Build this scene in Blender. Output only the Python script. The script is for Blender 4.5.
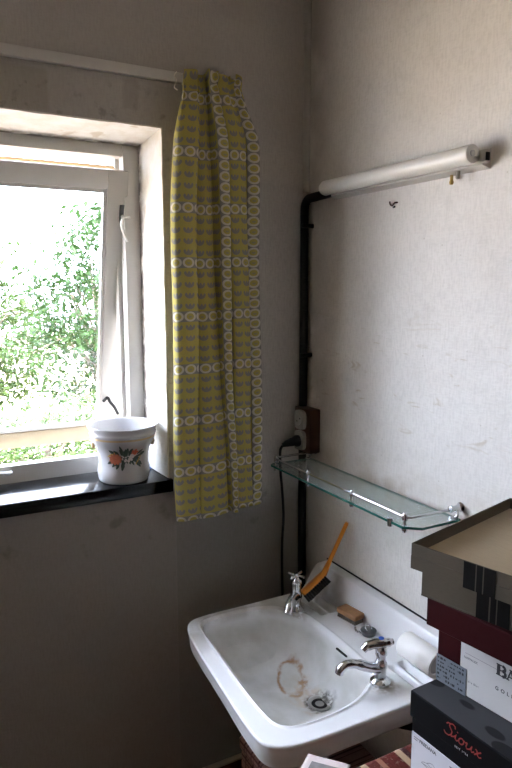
import bpy, bmesh, math, random
from mathutils import Vector, Matrix, noise as mnoise
random.seed(7)
PI = math.pi
scene = bpy.context.scene
for o in list(bpy.data.objects):
    bpy.data.objects.remove(o)

# ------------------------------------------------------------------ camera
TILT = math.atan(96 / 650.0)
YAW = math.radians(28.7)
cam_d = bpy.data.cameras.new('camera')
cam_d.sensor_fit = 'VERTICAL'; cam_d.sensor_height = 36.0
cam_d.lens = 650.0 / 768.0 * 36.0
cam_d.clip_start = 0.02
cam = bpy.data.objects.new('camera', cam_d)
scene.collection.objects.link(cam)
cam.location = (-1.0908, -1.6764, 1.65)
cam.rotation_euler = (PI / 2 - TILT, 0, -YAW)
scene.camera = cam

# ------------------------------------------------------------------ sky, sun, exposure
world = bpy.data.worlds.new('sky')
scene.world = world
world.use_nodes = True
wn = world.node_tree.nodes
wn['Background'].inputs[0].default_value = (0.745, 0.81, 1.0, 1)
wn['Background'].inputs[1].default_value = 10.0

sun_d = bpy.data.lights.new('sun', 'SUN')
sun_d.energy = 18.0; sun_d.angle = 0.01; sun_d.color = (1.0, 0.90, 0.75)
sun = bpy.data.objects.new('sun', sun_d)
scene.collection.objects.link(sun)
sun.rotation_euler = (math.radians(38), 0, math.radians(-25))   # high, from behind the house

vs = scene.view_settings
vs.view_transform = 'Standard'; vs.look = 'None'; vs.gamma = 1.0
vs.use_curve_mapping = False
vs.exposure = 1.64

# ------------------------------------------------------------------ helpers
COL = scene.collection
WLOC = {}          # world matrix of every parent

def wmat(o):
    return WLOC[o.name] if o is not None else Matrix.Identity(4)

def tag(o, label=None, cat=None, group=None, kind=None):
    if label: o['label'] = label
    if cat: o['category'] = cat
    if group: o['group'] = group
    if kind: o['kind'] = kind
    return o

def empty(name, loc, rz=0.0, parent=None):
    o = bpy.data.objects.new(name, None)
    COL.objects.link(o)
    o.empty_display_size = 0.05
    m = Matrix.Translation(loc) @ Matrix.Rotation(rz, 4, 'Z')
    o.location = loc; o.rotation_euler = (0, 0, rz)
    if parent is not None:
        o.parent = parent
        m = wmat(parent) @ m
    WLOC[o.name] = m
    return o

def obj(name, bm, mat, parent=None, local=False, smooth=False, angle=35):
    """bmesh (world coordinates, or the parent's own when local) -> ONE mesh object"""
    if parent is not None and not local:
        bmesh.ops.transform(bm, matrix=wmat(parent).inverted(), verts=bm.verts)
    xs = [v.co.x for v in bm.verts]; ys = [v.co.y for v in bm.verts]; zs = [v.co.z for v in bm.verts]
    base = Vector(((min(xs) + max(xs)) / 2, (min(ys) + max(ys)) / 2, min(zs)))
    bmesh.ops.translate(bm, vec=-base, verts=bm.verts)
    bm.normal_update()
    if smooth:
        lim = math.radians(angle)
        for f in bm.faces: f.smooth = True
        for e in bm.edges:
            if len(e.link_faces) == 2 and e.calc_face_angle(0) > lim:
                e.smooth = False
    me = bpy.data.meshes.new(name)
    bm.to_mesh(me); bm.free()
    ms = mat if isinstance(mat, (list, tuple)) else [mat]
    for m in ms: me.materials.append(m)
    o = bpy.data.objects.new(name, me)
    COL.objects.link(o)
    o.location = base
    if parent is not None: o.parent = parent
    WLOC[o.name] = wmat(parent) @ Matrix.Translation(base)
    return o

def NB(): return bmesh.new()

def add_box(bm, lo, hi, bevel=0.0, seg=2, mi=0):
    c = [(lo[i] + hi[i]) / 2 for i in range(3)]; s = [abs(hi[i] - lo[i]) for i in range(3)]
    t = NB()
    r = bmesh.ops.create_cube(t, size=1.0)
    bmesh.ops.scale(t, vec=s, verts=t.verts)
    if bevel > 0:
        bmesh.ops.bevel(t, geom=list(t.edges), offset=min(bevel, min(s) * .45), segments=seg, affect='EDGES', profile=.5)
    bmesh.ops.translate(t, vec=c, verts=t.verts)
    merge(bm, t, mi)
    return bm

def merge(bm, t, mi=0, m=None):
    vm = {}
    for v in t.verts:
        vm[v] = bm.verts.new(m @ v.co if m else v.co)
    for f in t.faces:
        try:
            nf = bm.faces.new([vm[v] for v in f.verts]); nf.material_index = mi if mi else f.material_index
        except ValueError:
            pass
    t.free()

def box(name, lo, hi, mat, parent=None, bevel=0.0, local=False, seg=2):
    return obj(name, add_box(NB(), lo, hi, bevel, seg), mat, parent, local, smooth=bevel > 0)

def add_tube(bm, pts, r, seg=12, caps=True, closed=False):
    pts = [Vector(p) for p in pts]
    n = len(pts)
    rs = r if isinstance(r, (list, tuple)) else [r] * n
    rings = []
    prev = None
    for i, p in enumerate(pts):
        if closed:
            d = (pts[(i + 1) % n] - pts[i - 1]).normalized()
        else:
            d = (pts[min(i + 1, n - 1)] - pts[max(i - 1, 0)]).normalized()
        if prev is None:
            a = Vector((0, 0, 1)) if abs(d.z) < .9 else Vector((1, 0, 0))
            u = d.cross(a).normalized()
        else:
            u = (prev - d * prev.dot(d)).normalized()
        prev = u
        w = d.cross(u)
        rings.append([bm.verts.new(p + (u * math.cos(2 * PI * k / seg) + w * math.sin(2 * PI * k / seg)) * rs[i]) for k in range(seg)])
    m = n if closed else n - 1
    for i in range(m):
        a, b = rings[i], rings[(i + 1) % n]
        for k in range(seg):
            bm.faces.new([a[k], a[(k + 1) % seg], b[(k + 1) % seg], b[k]])
    if caps and not closed:
        bm.faces.new(rings[0][::-1]); bm.faces.new(rings[-1])
    bmesh.ops.recalc_face_normals(bm, faces=bm.faces)
    return bm

def smooth_path(pts, n=8):
    """Catmull-Rom through the points"""
    P = [Vector(p) for p in pts]
    P = [P[0] * 2 - P[1]] + P + [P[-1] * 2 - P[-2]]
    out = []
    for i in range(1, len(P) - 2):
        for k in range(n):
            t = k / n
            a, b, c, d = P[i - 1], P[i], P[i + 1], P[i + 2]
            out.append(.5 * ((2 * b) + (c - a) * t + (2 * a - 5 * b + 4 * c - d) * t * t + (3 * b - a - 3 * c + d) * t ** 3))
    out.append(P[-2])
    return out

def tube(name, pts, r, mat, parent=None, seg=12, local=False, closed=False):
    return obj(name, add_tube(NB(), pts, r, seg, True, closed), mat, parent, local, smooth=True, angle=50)

def add_lathe(bm, prof, seg=32, origin=(0, 0, 0), axis='Z'):
    """prof: (radius, height) list, revolved round axis through origin"""
    o = Vector(origin)
    rings = []
    for r, h in prof:
        ring = []
        if r < 1e-6:
            co = {'Z': Vector((0, 0, h)), 'Y': Vector((0, h, 0)), 'X': Vector((h, 0, 0))}[axis]
            v = bm.verts.new(o + co); ring = [v] * seg
        else:
            for k in range(seg):
                c, s = r * math.cos(2 * PI * k / seg), r * math.sin(2 * PI * k / seg)
                co = {'Z': Vector((c, s, h)), 'Y': Vector((s, h, c)), 'X': Vector((h, c, s))}[axis]
                ring.append(bm.verts.new(o + co))
        rings.append(ring)
    for i in range(len(rings) - 1):
        a, b = rings[i], rings[i + 1]
        for k in range(seg):
            q = []
            for v in (a[k], a[(k + 1) % seg], b[(k + 1) % seg], b[k]):
                if v not in q: q.append(v)
            if len(q) > 2: bm.faces.new(q)
    bmesh.ops.recalc_face_normals(bm, faces=bm.faces)
    return bm

def lathe(name, prof, mat, parent=None, seg=32, origin=(0, 0, 0), axis='Z', local=False, angle=40):
    return obj(name, add_lathe(NB(), prof, seg, origin, axis), mat, parent, local, smooth=True, angle=angle)

def add_prism(bm, poly, fn, t0, t1):
    """2D polygon extruded: fn(a, b, t) -> 3D"""
    A = [bm.verts.new(fn(a, b, t0)) for a, b in poly]
    B = [bm.verts.new(fn(a, b, t1)) for a, b in poly]
    n = len(poly)
    bm.faces.new(A); bm.faces.new(B[::-1])
    for i in range(n):
        bm.faces.new([A[i], B[i], B[(i + 1) % n], A[(i + 1) % n]])
    bmesh.ops.recalc_face_normals(bm, faces=bm.faces)
    return bm

# ------------------------------------------------------------------ material builder
class MB:
    def __init__(s, name):
        s.m = bpy.data.materials.new(name); s.m.use_nodes = True
        s.nt = s.m.node_tree; s.n = s.nt.nodes
        s.b = s.n['Principled BSDF']; s.out = s.n['Material Output']
        s._pos = None
    def link(s, a, b): s.nt.links.new(a, b)
    def pos(s):
        if s._pos is None:
            g = s.n.new('ShaderNodeNewGeometry'); s._pos = g.outputs['Position']
        return s._pos
    def uv(s):
        return s.n.new('ShaderNodeTexCoord').outputs['UV']
    def sep(s, v):
        x = s.n.new('ShaderNodeSeparateXYZ'); s.link(v, x.inputs[0]); return x.outputs
    def val(s, inp, v):
        if isinstance(v, (int, float)): inp.default_value = v
        elif isinstance(v, (tuple, list)): inp.default_value = tuple(v) + ((1,) if len(v) == 3 and len(inp.default_value) == 4 else ())
        else: s.link(v, inp)
    def math(s, op, a, b=0.0, c=0.0, clamp=False):
        x = s.n.new('ShaderNodeMath'); x.operation = op; x.use_clamp = clamp
        s.val(x.inputs[0], a); s.val(x.inputs[1], b); s.val(x.inputs[2], c)
        return x.outputs[0]
    def noise(s, scale, detail=3, vec=None, rough=.5, dist=0.0):
        x = s.n.new('ShaderNodeTexNoise'); x.inputs['Scale'].default_value = scale
        x.inputs['Detail'].default_value = detail; x.inputs['Roughness'].default_value = rough
        x.inputs['Distortion'].default_value = dist
        s.link(vec if vec is not None else s.pos(), x.inputs['Vector'])
        return x.outputs['Fac']
    def voro(s, scale, vec=None, out='Distance'):
        x = s.n.new('ShaderNodeTexVoronoi'); x.inputs['Scale'].default_value = scale
        s.link(vec if vec is not None else s.pos(), x.inputs['Vector'])
        return x.outputs[out]
    def scaled(s, v, sc, off=(0, 0, 0)):
        x = s.n.new('ShaderNodeMapping'); x.inputs['Scale'].default_value = sc; x.inputs['Location'].default_value = off
        s.link(v, x.inputs['Vector']); return x.outputs[0]
    def mix(s, f, a, b):
        x = s.n.new('ShaderNodeMix'); x.data_type = 'RGBA'
        s.val(x.inputs[0], f)
        s.val(x.inputs[6], a); s.val(x.inputs[7], b)
        return x.outputs[2]
    def ramp(s, f, lo, hi):
        x = s.n.new('ShaderNodeMapRange'); x.interpolation_type = 'SMOOTHSTEP'
        s.val(x.inputs[0], f); x.inputs[1].default_value = lo; x.inputs[2].default_value = hi
        return x.outputs[0]
    def band(s, v, lo, hi, soft):
        return s.math('MULTIPLY', s.ramp(v, lo - soft, lo + soft), s.ramp(v, hi + soft, hi - soft))
    def bump(s, h, strength=.3, dist=.002):
        x = s.n.new('ShaderNodeBump'); x.inputs['Strength'].default_value = strength; x.inputs['Distance'].default_value = dist
        s.link(h, x.inputs['Height']); s.link(x.outputs[0], s.b.inputs['Normal'])
    def set(s, color=None, rough=None, metal=None, spec=None, **k):
        if color is not None: s.val(s.b.inputs['Base Color'], color)
        if rough is not None: s.val(s.b.inputs['Roughness'], rough)
        if metal is not None: s.b.inputs['Metallic'].default_value = metal
        if spec is not None: s.b.inputs['Specular IOR Level'].default_value = spec
        for q, v in k.items(): s.val(s.b.inputs[q.replace('_', ' ')], v)
        return s

def simple(name, c, rough=.5, metal=0.0, var=.12, scale=40, bump=0.0, spec=.5):
    B = MB(name)
    f = B.noise(scale, 4)
    d = tuple(x * (1 - var) for x in c); l = tuple(min(1, x * (1 + var)) for x in c)
    B.set(color=B.mix(f, d, l), rough=B.math('ADD', rough - .05, B.math('MULTIPLY', f, .1)), metal=metal, spec=spec)
    if bump: B.bump(f, bump, .001)
    return B.m

# ---- wallpaper: woven relief, grey beige, damp patches
def wallpaper(name, left):
    B = MB(name)
    P = B.pos()
    o = B.sep(P)
    along = o[0] if left else o[1]
    z = o[2]
    big = B.noise(2.2, 5, rough=.6)
    med = B.noise(11, 5, rough=.65)
    # vertical / horizontal threads, broken up
    tv = B.noise(1.0, 2, B.scaled(P, (190, 190, 42)))
    th = B.noise(1.0, 2, B.scaled(P, (60, 60, 210)))
    weave = B.math('ADD', B.math('MULTIPLY', tv, .6), B.math('MULTIPLY', th, .4))
    base = B.mix(B.ramp(big, .3, .7), (.70, .665, .62), (.80, .77, .725))
    base = B.mix(B.math('MULTIPLY', B.ramp(weave, .42, .62), .44 if left else .26), base, (.52, .49, .45))
    base = B.mix(B.math('MULTIPLY', B.ramp(med, .5, .8), .22), base, (.40, .37, .30))
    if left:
        base = B.mix(.56, base, (.262, .250, .222))  # same paper, but this wall's shade is put into its colour
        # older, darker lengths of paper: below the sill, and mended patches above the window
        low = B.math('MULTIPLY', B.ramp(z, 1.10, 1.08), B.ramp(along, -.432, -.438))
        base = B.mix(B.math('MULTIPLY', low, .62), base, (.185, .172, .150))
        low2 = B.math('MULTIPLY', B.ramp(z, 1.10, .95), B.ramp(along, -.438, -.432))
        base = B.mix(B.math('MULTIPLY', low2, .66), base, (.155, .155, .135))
        p1 = B.math('MULTIPLY', B.ramp(along, -.735, -.745), B.band(z, 2.07, 2.165, .006))
        base = B.mix(B.math('MULTIPLY', p1, .38), base, (.26, .24, .16))
        p2 = B.math('MULTIPLY', B.band(along, -.555, -.515, .006), B.band(z, 2.10, 2.172, .006))
        base = B.mix(B.math('MULTIPLY', p2, .35), base, (.22, .20, .17))
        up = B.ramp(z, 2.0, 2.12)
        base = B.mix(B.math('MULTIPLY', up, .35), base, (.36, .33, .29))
        # damp smudges below the sill and at the reveal
        sm = B.math('MULTIPLY', B.ramp(B.noise(14, 4), .58, .72), B.band(z, .93, 1.05, .03))
        base = B.mix(B.math('MULTIPLY', sm, .5), base, (.12, .12, .10))
        mould = B.math('MULTIPLY', B.ramp(B.noise(30, 5), .56, .68), B.math('MULTIPLY', B.ramp(along, -.36, -.44), B.band(z, 1.1, 2.15, .03)))
        base = B.mix(B.math('MULTIPLY', mould, .35), base, (.12, .11, .09))
    else:
        # brown scuffs and a warm tide mark, spots
        sc = B.math('MULTIPLY', B.ramp(B.noise(1.0, 4, B.scaled(P, (9, 9, 40)), dist=1.2), .60, .72), B.band(z, 1.25, 1.55, .12))
        base = B.mix(B.math('MULTIPLY', sc, .45), base, (.42, .32, .18))
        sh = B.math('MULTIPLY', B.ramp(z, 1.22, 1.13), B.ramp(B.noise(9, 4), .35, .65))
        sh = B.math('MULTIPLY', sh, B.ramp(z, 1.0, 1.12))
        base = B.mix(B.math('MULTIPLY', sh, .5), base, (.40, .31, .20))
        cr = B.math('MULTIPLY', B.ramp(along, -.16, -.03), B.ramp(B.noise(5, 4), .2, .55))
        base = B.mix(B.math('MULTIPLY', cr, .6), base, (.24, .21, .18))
        spots = B.ramp(B.voro(23), .06, .03)
        base = B.mix(B.math('MULTIPLY', spots, .35), base, (.3, .24, .16))
    B.set(color=base, rough=.92, spec=.15)
    B.bump(B.math('ADD', weave, B.math('MULTIPLY', med, .5)), .55, .0022)
    return B.m

M = {}
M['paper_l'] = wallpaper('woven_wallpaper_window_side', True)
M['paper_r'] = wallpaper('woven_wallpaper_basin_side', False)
M['plain_wall'] = simple('plain_wall_paint', (.30, .255, .205), .9, scale=3, var=.06)
M['ceiling'] = simple('ceiling_paint', (.52, .48, .42), .9, scale=3, var=.05)
M['white_paint'] = simple('aged_white_gloss_paint', (.53, .515, .48), .42, var=.05, scale=18, bump=.12)
M['tan_paint'] = simple('yellowed_weathered_paint', (.40, .33, .22), .5, var=.15, scale=25, bump=.15)
M['bare_wood'] = simple('bare_weathered_wood', (.50, .36, .20), .7, var=.3, scale=60, bump=.2)
LW = MB('lamp_white_plastic'); LW.set(color=LW.mix(LW.noise(3, 2), (.68, .66, .61), (.72, .70, .65)), rough=.3); M['lamp_white'] = LW.m
M['lamp_metal'] = simple('lamp_white_enamel', (.50, .48, .44), .45, var=.05)
M['black_pipe'] = simple('black_painted_pipe', (.006, .006, .006), .5, var=.3, spec=.2)
M['rubber'] = simple('black_rubber', (.006, .006, .0065), .5, var=.3, spec=.25)
M['dark'] = simple('dark_hole', (.008, .008, .008), .9)
M['brass'] = simple('aged_brass', (.45, .30, .10), .35, metal=1.0, var=.25)
M['gold'] = simple('worn_gilding', (.50, .38, .22), .4, metal=.4, var=.4)
M['steel'] = simple('dull_steel', (.50, .50, .49), .35, metal=1.0, var=.2)
M['dark_steel'] = simple('dark_tarnished_steel', (.13, .13, .13), .4, metal=1.0, var=.3)
M['socket_white'] = simple('old_white_bakelite', (.30, .285, .25), .45, var=.06)
M['brown_wood'] = simple('dark_red_brown_wood', (.060, .022, .011), .5, var=.3, scale=30)
M['bristle'] = simple('black_bristle', (.012, .012, .013), .8, var=.4, scale=300, bump=.8)
M['pale_bristle'] = simple('grey_bristle', (.16, .14, .12), .8, var=.4, scale=300, bump=.8)
M['blue'] = simple('blue_plastic', (.02, .10, .55), .35, var=.05)
M['blue_scrap'] = simple('bright_blue_foil', (.05, .22, .62), .4)
M['roll_white'] = simple('white_paper_roll', (.86, .84, .80), .6, var=.03)
M['ink'] = simple('black_ink', (.025, .025, .03), .7)
M['ink_grey'] = simple('grey_ink', (.16, .16, .17), .7)
M['red_ink'] = simple('red_foil_ink', (.26, .022, .02), .5)
M['silver_ink'] = simple('silver_ink', (.42, .42, .44), .5)
M['label_white'] = simple('white_label_paper', (.52, .51, .50), .7, var=.05, scale=14)
M['label_lilac'] = simple('cool_white_label_paper', (.56, .56, .60), .65, var=.03)
M['sticker'] = simple('grey_price_sticker', (.16, .18, .205), .5, var=.08)
M['white_cap'] = simple('chipped_filler', (.78, .75, .68), .9)

def mk_reveal():
    B = MB('flaking_white_reveal_plaster')
    n = B.noise(16, 5, rough=.7); n2 = B.noise(55, 4)
    o = B.sep(B.pos())
    c = B.mix(B.ramp(n, .35, .65), (.80, .78, .74), (.72, .68, .61))
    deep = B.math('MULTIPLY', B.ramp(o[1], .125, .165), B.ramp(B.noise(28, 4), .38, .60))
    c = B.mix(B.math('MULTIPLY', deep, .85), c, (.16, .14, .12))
    rust = B.math('MULTIPLY', B.ramp(B.noise(9, 4, dist=1), .62, .70), .5)
    c = B.mix(rust, c, (.48, .37, .24))
    B.set(color=c, rough=.8, spec=.25); B.bump(n2, .35, .002)
    return B.m
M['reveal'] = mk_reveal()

def mk_sill():
    B = MB('polished_black_stone')
    v = B.ramp(B.voro(160, out='Distance'), .05, .5); n = B.noise(70, 5)
    c = B.mix(n, (.003, .003, .004), (.008, .0085, .010))
    c = B.mix(B.math('MULTIPLY', B.ramp(B.noise(220, 2), .62, .75), .5), c, (.03, .03, .033))
    B.set(color=c, rough=B.math('ADD', .10, B.math('MULTIPLY', B.noise(14, 5), .14)), spec=.32)
    return B.m
M['sill'] = mk_sill()

def mk_glass(name, tint, refl=1.0, dirt=0.0):
    m = bpy.data.materials.new(name); m.use_nodes = True
    nt = m.node_tree; n = nt.nodes; n.remove(n['Principled BSDF'])
    tr = n.new('ShaderNodeBsdfTransparent'); tr.inputs[0].default_value = (*tint, 1)
    gl = n.new('ShaderNodeBsdfGlossy'); gl.inputs['Roughness'].default_value = .02
    fr = n.new('ShaderNodeFresnel'); fr.inputs[0].default_value = 1.5
    ge = n.new('ShaderNodeNewGeometry'); io = n.new('ShaderNodeMapRange')     # same reflectance from both faces of the sheet
    io.inputs[3].default_value = 1.5; io.inputs[4].default_value = 1 / 1.5
    nt.links.new(ge.outputs['Backfacing'], io.inputs[0]); nt.links.new(io.outputs[0], fr.inputs[0])
    mx = n.new('ShaderNodeMixShader')
    nt.links.new(fr.outputs[0], mx.inputs[0]); nt.links.new(tr.outputs[0], mx.inputs[1]); nt.links.new(gl.outputs[0], mx.inputs[2])
    last = mx.outputs[0]
    if dirt:
        df = n.new('ShaderNodeBsdfDiffuse'); df.inputs[0].default_value = (.7, .75, .73, 1)
        nz = n.new('ShaderNodeTexNoise'); nz.inputs['Scale'].default_value = 14; nz.inputs['Detail'].default_value = 5
        mu = n.new('ShaderNodeMath'); mu.operation = 'MULTIPLY'; mu.inputs[1].default_value = dirt
        nt.links.new(nz.outputs[0], mu.inputs[0])
        m2 = n.new('ShaderNodeMixShader')
        nt.links.new(mu.outputs[0], m2.inputs[0]); nt.links.new(last, m2.inputs[1]); nt.links.new(df.outputs[0], m2.inputs[2])
        last = m2.outputs[0]
    nt.links.new(last, n['Material Output'].inputs[0])
    return m
M['pane'] = mk_glass('window_glass', (.97, .985, .98), dirt=.03)
M['shelf_glass'] = mk_glass('shelf_glass', (.88, .94, .93), dirt=.40)
M['glass_edge'] = simple('green_glass_edge', (.015, .10, .08), .15, var=.2, spec=.8)

def mk_chrome():
    B = MB('worn_chrome')
    n = B.noise(40, 4)
    B.set(color=B.mix(n, (.50, .51, .53), (.72, .73, .75)), rough=B.math('ADD', .08, B.math('MULTIPLY', n, .18)), metal=1.0)
    return B.m
M['chrome'] = mk_chrome()

def mk_curtain():
    B = MB('yellow_tulip_print_cotton')
    o = B.sep(B.uv())
    cell = .138
    def split(x):
        t = B.math('MULTIPLY', B.math('FRACT', B.math('DIVIDE', x, cell)), 5.0)
        return B.math('FLOOR', t), B.math('SUBTRACT', B.math('FRACT', t), .5)
    ci, lx = split(o[0]); cj, ly = split(o[1])
    isc = B.math('MAXIMUM', B.math('LESS_THAN', ci, .5), B.math('LESS_THAN', cj, .5))
    def rad(sx, sy, oy=0.0):
        a = B.math('DIVIDE', lx, sx); b = B.math('DIVIDE', B.math('ADD', ly, oy), sy)
        return B.math('SQRT', B.math('ADD', B.math('MULTIPLY', a, a), B.math('MULTIPLY', b, b)))
    r = rad(1, 1)
    cup = B.math('LESS_THAN', rad(.40, .38, -.06), 1.0)
    teeth = B.math('ADD', -.02, B.math('MULTIPLY', .24, B.math('ABSOLUTE', B.math('COSINE', B.math('MULTIPLY', lx, 10.5)))))
    tulip = B.math('MULTIPLY', cup, B.math('LESS_THAN', ly, teeth))
    yellow = (.45, .385, .115); grey = (.25, .245, .235); white = (.60, .57, .48)
    blk = B.mix(tulip, yellow, grey)
    circ = B.mix(B.math('LESS_THAN', r, .47), grey, white)
    circ = B.mix(B.math('LESS_THAN', r, .30), circ, yellow)
    small = B.math('MULTIPLY', B.math('LESS_THAN', rad(.14, .15), 1.0), B.math('LESS_THAN', ly, .03))
    circ = B.mix(B.math('MULTIPLY', small, .6), circ, grey)
    c = B.mix(isc, blk, circ)
    w = B.noise(1.0, 2, B.scaled(B.pos(), (500, 500, 500)))
    c = B.mix(B.math('MULTIPLY', B.ramp(w, .4, .7), .25), c, (.30, .26, .14))
    B.set(color=c, rough=.9, spec=.1)
    B.bump(w, .3, .0008)
    tl = B.n.new('ShaderNodeBsdfTranslucent'); B.link(c, tl.inputs[0])
    mx = B.n.new('ShaderNodeMixShader'); mx.inputs[0].default_value = .15
    B.link(B.b.outputs[0], mx.inputs[1]); B.link(tl.outputs[0], mx.inputs[2]); B.link(mx.outputs[0], B.out.inputs[0])
    return B.m
M['curtain'] = mk_curtain()

DRAIN = (-.233, -.442)
def mk_ceramic():
    B = MB('old_white_vitreous_china')
    P = B.pos(); o = B.sep(P); x, y, z = o
    n = B.noise(16, 5); n2 = B.noise(60, 4)
    c = B.mix(n, (.80, .80, .81), (.86, .86, .87))
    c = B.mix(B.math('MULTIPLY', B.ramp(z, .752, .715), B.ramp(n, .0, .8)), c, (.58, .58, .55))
    def ell(cx, cy, a, b, rot):
        ca, sa = math.cos(rot), math.sin(rot)
        dx = B.math('SUBTRACT', x, cx); dy = B.math('SUBTRACT', y, cy)
        u = B.math('DIVIDE', B.math('ADD', B.math('MULTIPLY', dx, ca), B.math('MULTIPLY', dy, sa)), a)
        v = B.math('DIVIDE', B.math('SUBTRACT', B.math('MULTIPLY', dy, ca), B.math('MULTIPLY', dx, sa)), b)
        return B.math('SQRT', B.math('ADD', B.math('MULTIPLY', u, u), B.math('MULTIPLY', v, v)))
    inb = B.ramp(z, .69, .66)
    wob = B.math('MULTIPLY', B.math('SUBTRACT', B.noise(38, 4), .5), .9)
    # rust loop left by a wet ring, with a washed-out trail down to the waste
    d = B.math('ADD', ell(-.250, -.332, .033, .062, -.50), B.math('MULTIPLY', wob, .7))
    ring = B.math('MAXIMUM', B.band(d, .86, 1.06, .13), B.math('MULTIPLY', B.ramp(ell(-.228, -.358, .013, .026, -.3), 1.3, .6), B.ramp(n2, .4, .6)))
    ring = B.math('MULTIPLY', ring, B.ramp(B.noise(30, 3), .22, .55))
    c = B.mix(B.math('MULTIPLY', B.math('MULTIPLY', ring, inb), .9), c, (.36, .17, .05))
    d2 = B.math('ADD', ell(-.252, -.405, .052, .080, -.2), wob)
    tr = B.math('MULTIPLY', B.ramp(d2, 1.1, .5), B.ramp(n2, .30, .65))
    c = B.mix(B.math('MULTIPLY', B.math('MULTIPLY', tr, inb), .55), c, (.60, .48, .34))
    d3 = B.math('ADD', ell(DRAIN[0], DRAIN[1], .036, .036, 0), B.math('MULTIPLY', wob, .7))
    gr = B.math('MULTIPLY', B.ramp(d3, 1.25, .75), B.ramp(n2, .36, .56))
    c = B.mix(B.math('MULTIPLY', gr, B.math('MULTIPLY', inb, .9)), c, (.06, .055, .045))
    # dirt round the tap feet and along the wall end
    for cx, cy in ((-.172, -.232), (-.185, -.615)):
        t = B.math('MULTIPLY', B.ramp(ell(cx, cy, .05, .06, 0), 1.0, .35), B.math('MULTIPLY', B.ramp(z, .742, .752), B.ramp(n2, .35, .6)))
        c = B.mix(B.math('MULTIPLY', t, .75), c, (.30, .25, .17))
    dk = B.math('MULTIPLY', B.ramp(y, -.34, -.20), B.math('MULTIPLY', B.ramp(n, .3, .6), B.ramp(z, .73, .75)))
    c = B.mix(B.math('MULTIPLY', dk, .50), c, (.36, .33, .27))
    B.set(color=c, rough=B.math('ADD', .16, B.math('MULTIPLY', n, .14)), spec=.5)
    return B.m
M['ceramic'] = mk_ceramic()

def mk_orange_wood():
    B = MB('varnished_orange_beech')
    n = B.noise(1, 4, B.scaled(B.pos(), (120, 120, 14)))
    B.set(color=B.mix(n, (.54, .17, .016), (.80, .31, .035)), rough=.42)
    return B.m
M['orange_wood'] = mk_orange_wood()
M['soap_wood'] = simple('wet_brown_brush_wood', (.36, .19, .09), .6, var=.3, scale=70, bump=.2)

def mk_card(name, c, rough=.6, var=.12, fibres=True, spec=.08):
    B = MB(name)
    n = B.noise(9, 5); g = B.noise(1, 2, B.scaled(B.pos(), (500, 60, 500)))
    col = B.mix(n, tuple(x * (1 - var) for x in c), tuple(x * (1 + var) for x in c))
    if fibres: col = B.mix(B.math('MULTIPLY', B.ramp(g, .45, .7), .18), col, tuple(x * .6 for x in c))
    B.set(color=col, rough=rough, spec=spec); B.bump(g, .12, .0006)
    return B.m
M['brown_card'] = mk_card('taupe_brown_card', (.095, .080, .060))
M['brown_inner'] = mk_card('sand_card_lining', (.36, .285, .19))
M['dark_band'] = mk_card('near_black_printed_band', (.008, .0076, .007))
M['thin_line'] = mk_card('taupe_thin_line', (.06, .052, .042))
M['red_card'] = mk_card('dark_oxblood_card', (.028, .0035, .0045))
M['black_card'] = mk_card('black_card', (.0065, .0065, .0072), fibres=False, spec=.05)
def mk_leafcard():
    B = MB('charcoal_card_with_leaf_print')
    v = B.voro(17.0, B.scaled(B.pos(), (1.5, .75, 1), (.3, .1, 0)))
    n = B.noise(20, 3)
    f = B.ramp(B.math('ADD', v, B.math('MULTIPLY', n, .12)), .44, .40)
    B.set(color=B.mix(f, (.050, .051, .055), (.012, .012, .0135)), rough=.55, spec=.12)
    B.bump(B.noise(160, 3), .1, .0006)
    return B.m
M['leaf_card'] = mk_leafcard()

def mk_plaid():
    B = MB('red_plaid_woven_cover')
    o = B.sep(B.pos())
    def lines(v, per, w):
        f = B.math('FRACT', B.math('DIVIDE', v, per)); return B.math('LESS_THAN', f, w)
    hz = B.math('MAXIMUM', lines(o[2], .040, .14), lines(B.math('ADD', o[2], .012), .040, .07))
    hy = B.math('MAXIMUM', lines(o[1], .040, .14), lines(B.math('ADD', o[1], .012), .040, .07))
    hx = lines(o[0], .040, .14)
    g = B.math('MAXIMUM', B.math('MAXIMUM', hz, hy), 0)
    c = B.mix(B.noise(60, 3), (.24, .13, .11), (.34, .20, .17))
    c = B.mix(B.math('MULTIPLY', g, .85), c, (.07, .015, .015))
    B.set(color=c, rough=.85)
    return B.m
M['plaid'] = mk_plaid()

def mk_stripes():
    B = MB('red_striped_woven_runner')
    o = B.sep(B.pos()); x = o[0]
    per = .17
    f = B.math('FRACT', B.math('DIVIDE', B.math('ADD', x, 2.0 + .052), per))
    n = B.noise(1, 3, B.scaled(B.pos(), (300, 160, 100)))
    sp = B.noise(130, 3)
    c = B.mix(n, (.065, .013, .011), (.135, .032, .025))
    for lo, hi, col in ((.06, .14, (.40, .27, .17)), (.14, .20, (.05, .02, .02)), (.34, .41, (.34, .20, .13)), (.41, .60, (.075, .045, .04)),
                        (.60, .67, (.42, .30, .19)), (.80, .86, (.30, .14, .09))):
        c = B.mix(B.band(f, lo, hi, .004), c, col)
    zz = B.math('MULTIPLY', B.band(f, .43, .58, .01), B.math('GREATER_THAN', B.math('FRACT', B.math('MULTIPLY', o[1], 70)), .5))
    c = B.mix(B.math('MULTIPLY', zz, .6), c, (.32, .20, .14))
    c = B.mix(B.math('MULTIPLY', B.ramp(sp, .55, .7), .4), c, (.27, .20, .15))
    B.set(color=c, rough=.95, spec=.1); B.bump(n, .7, .002)
    return B.m
M['stripes'] = mk_stripes()

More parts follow.
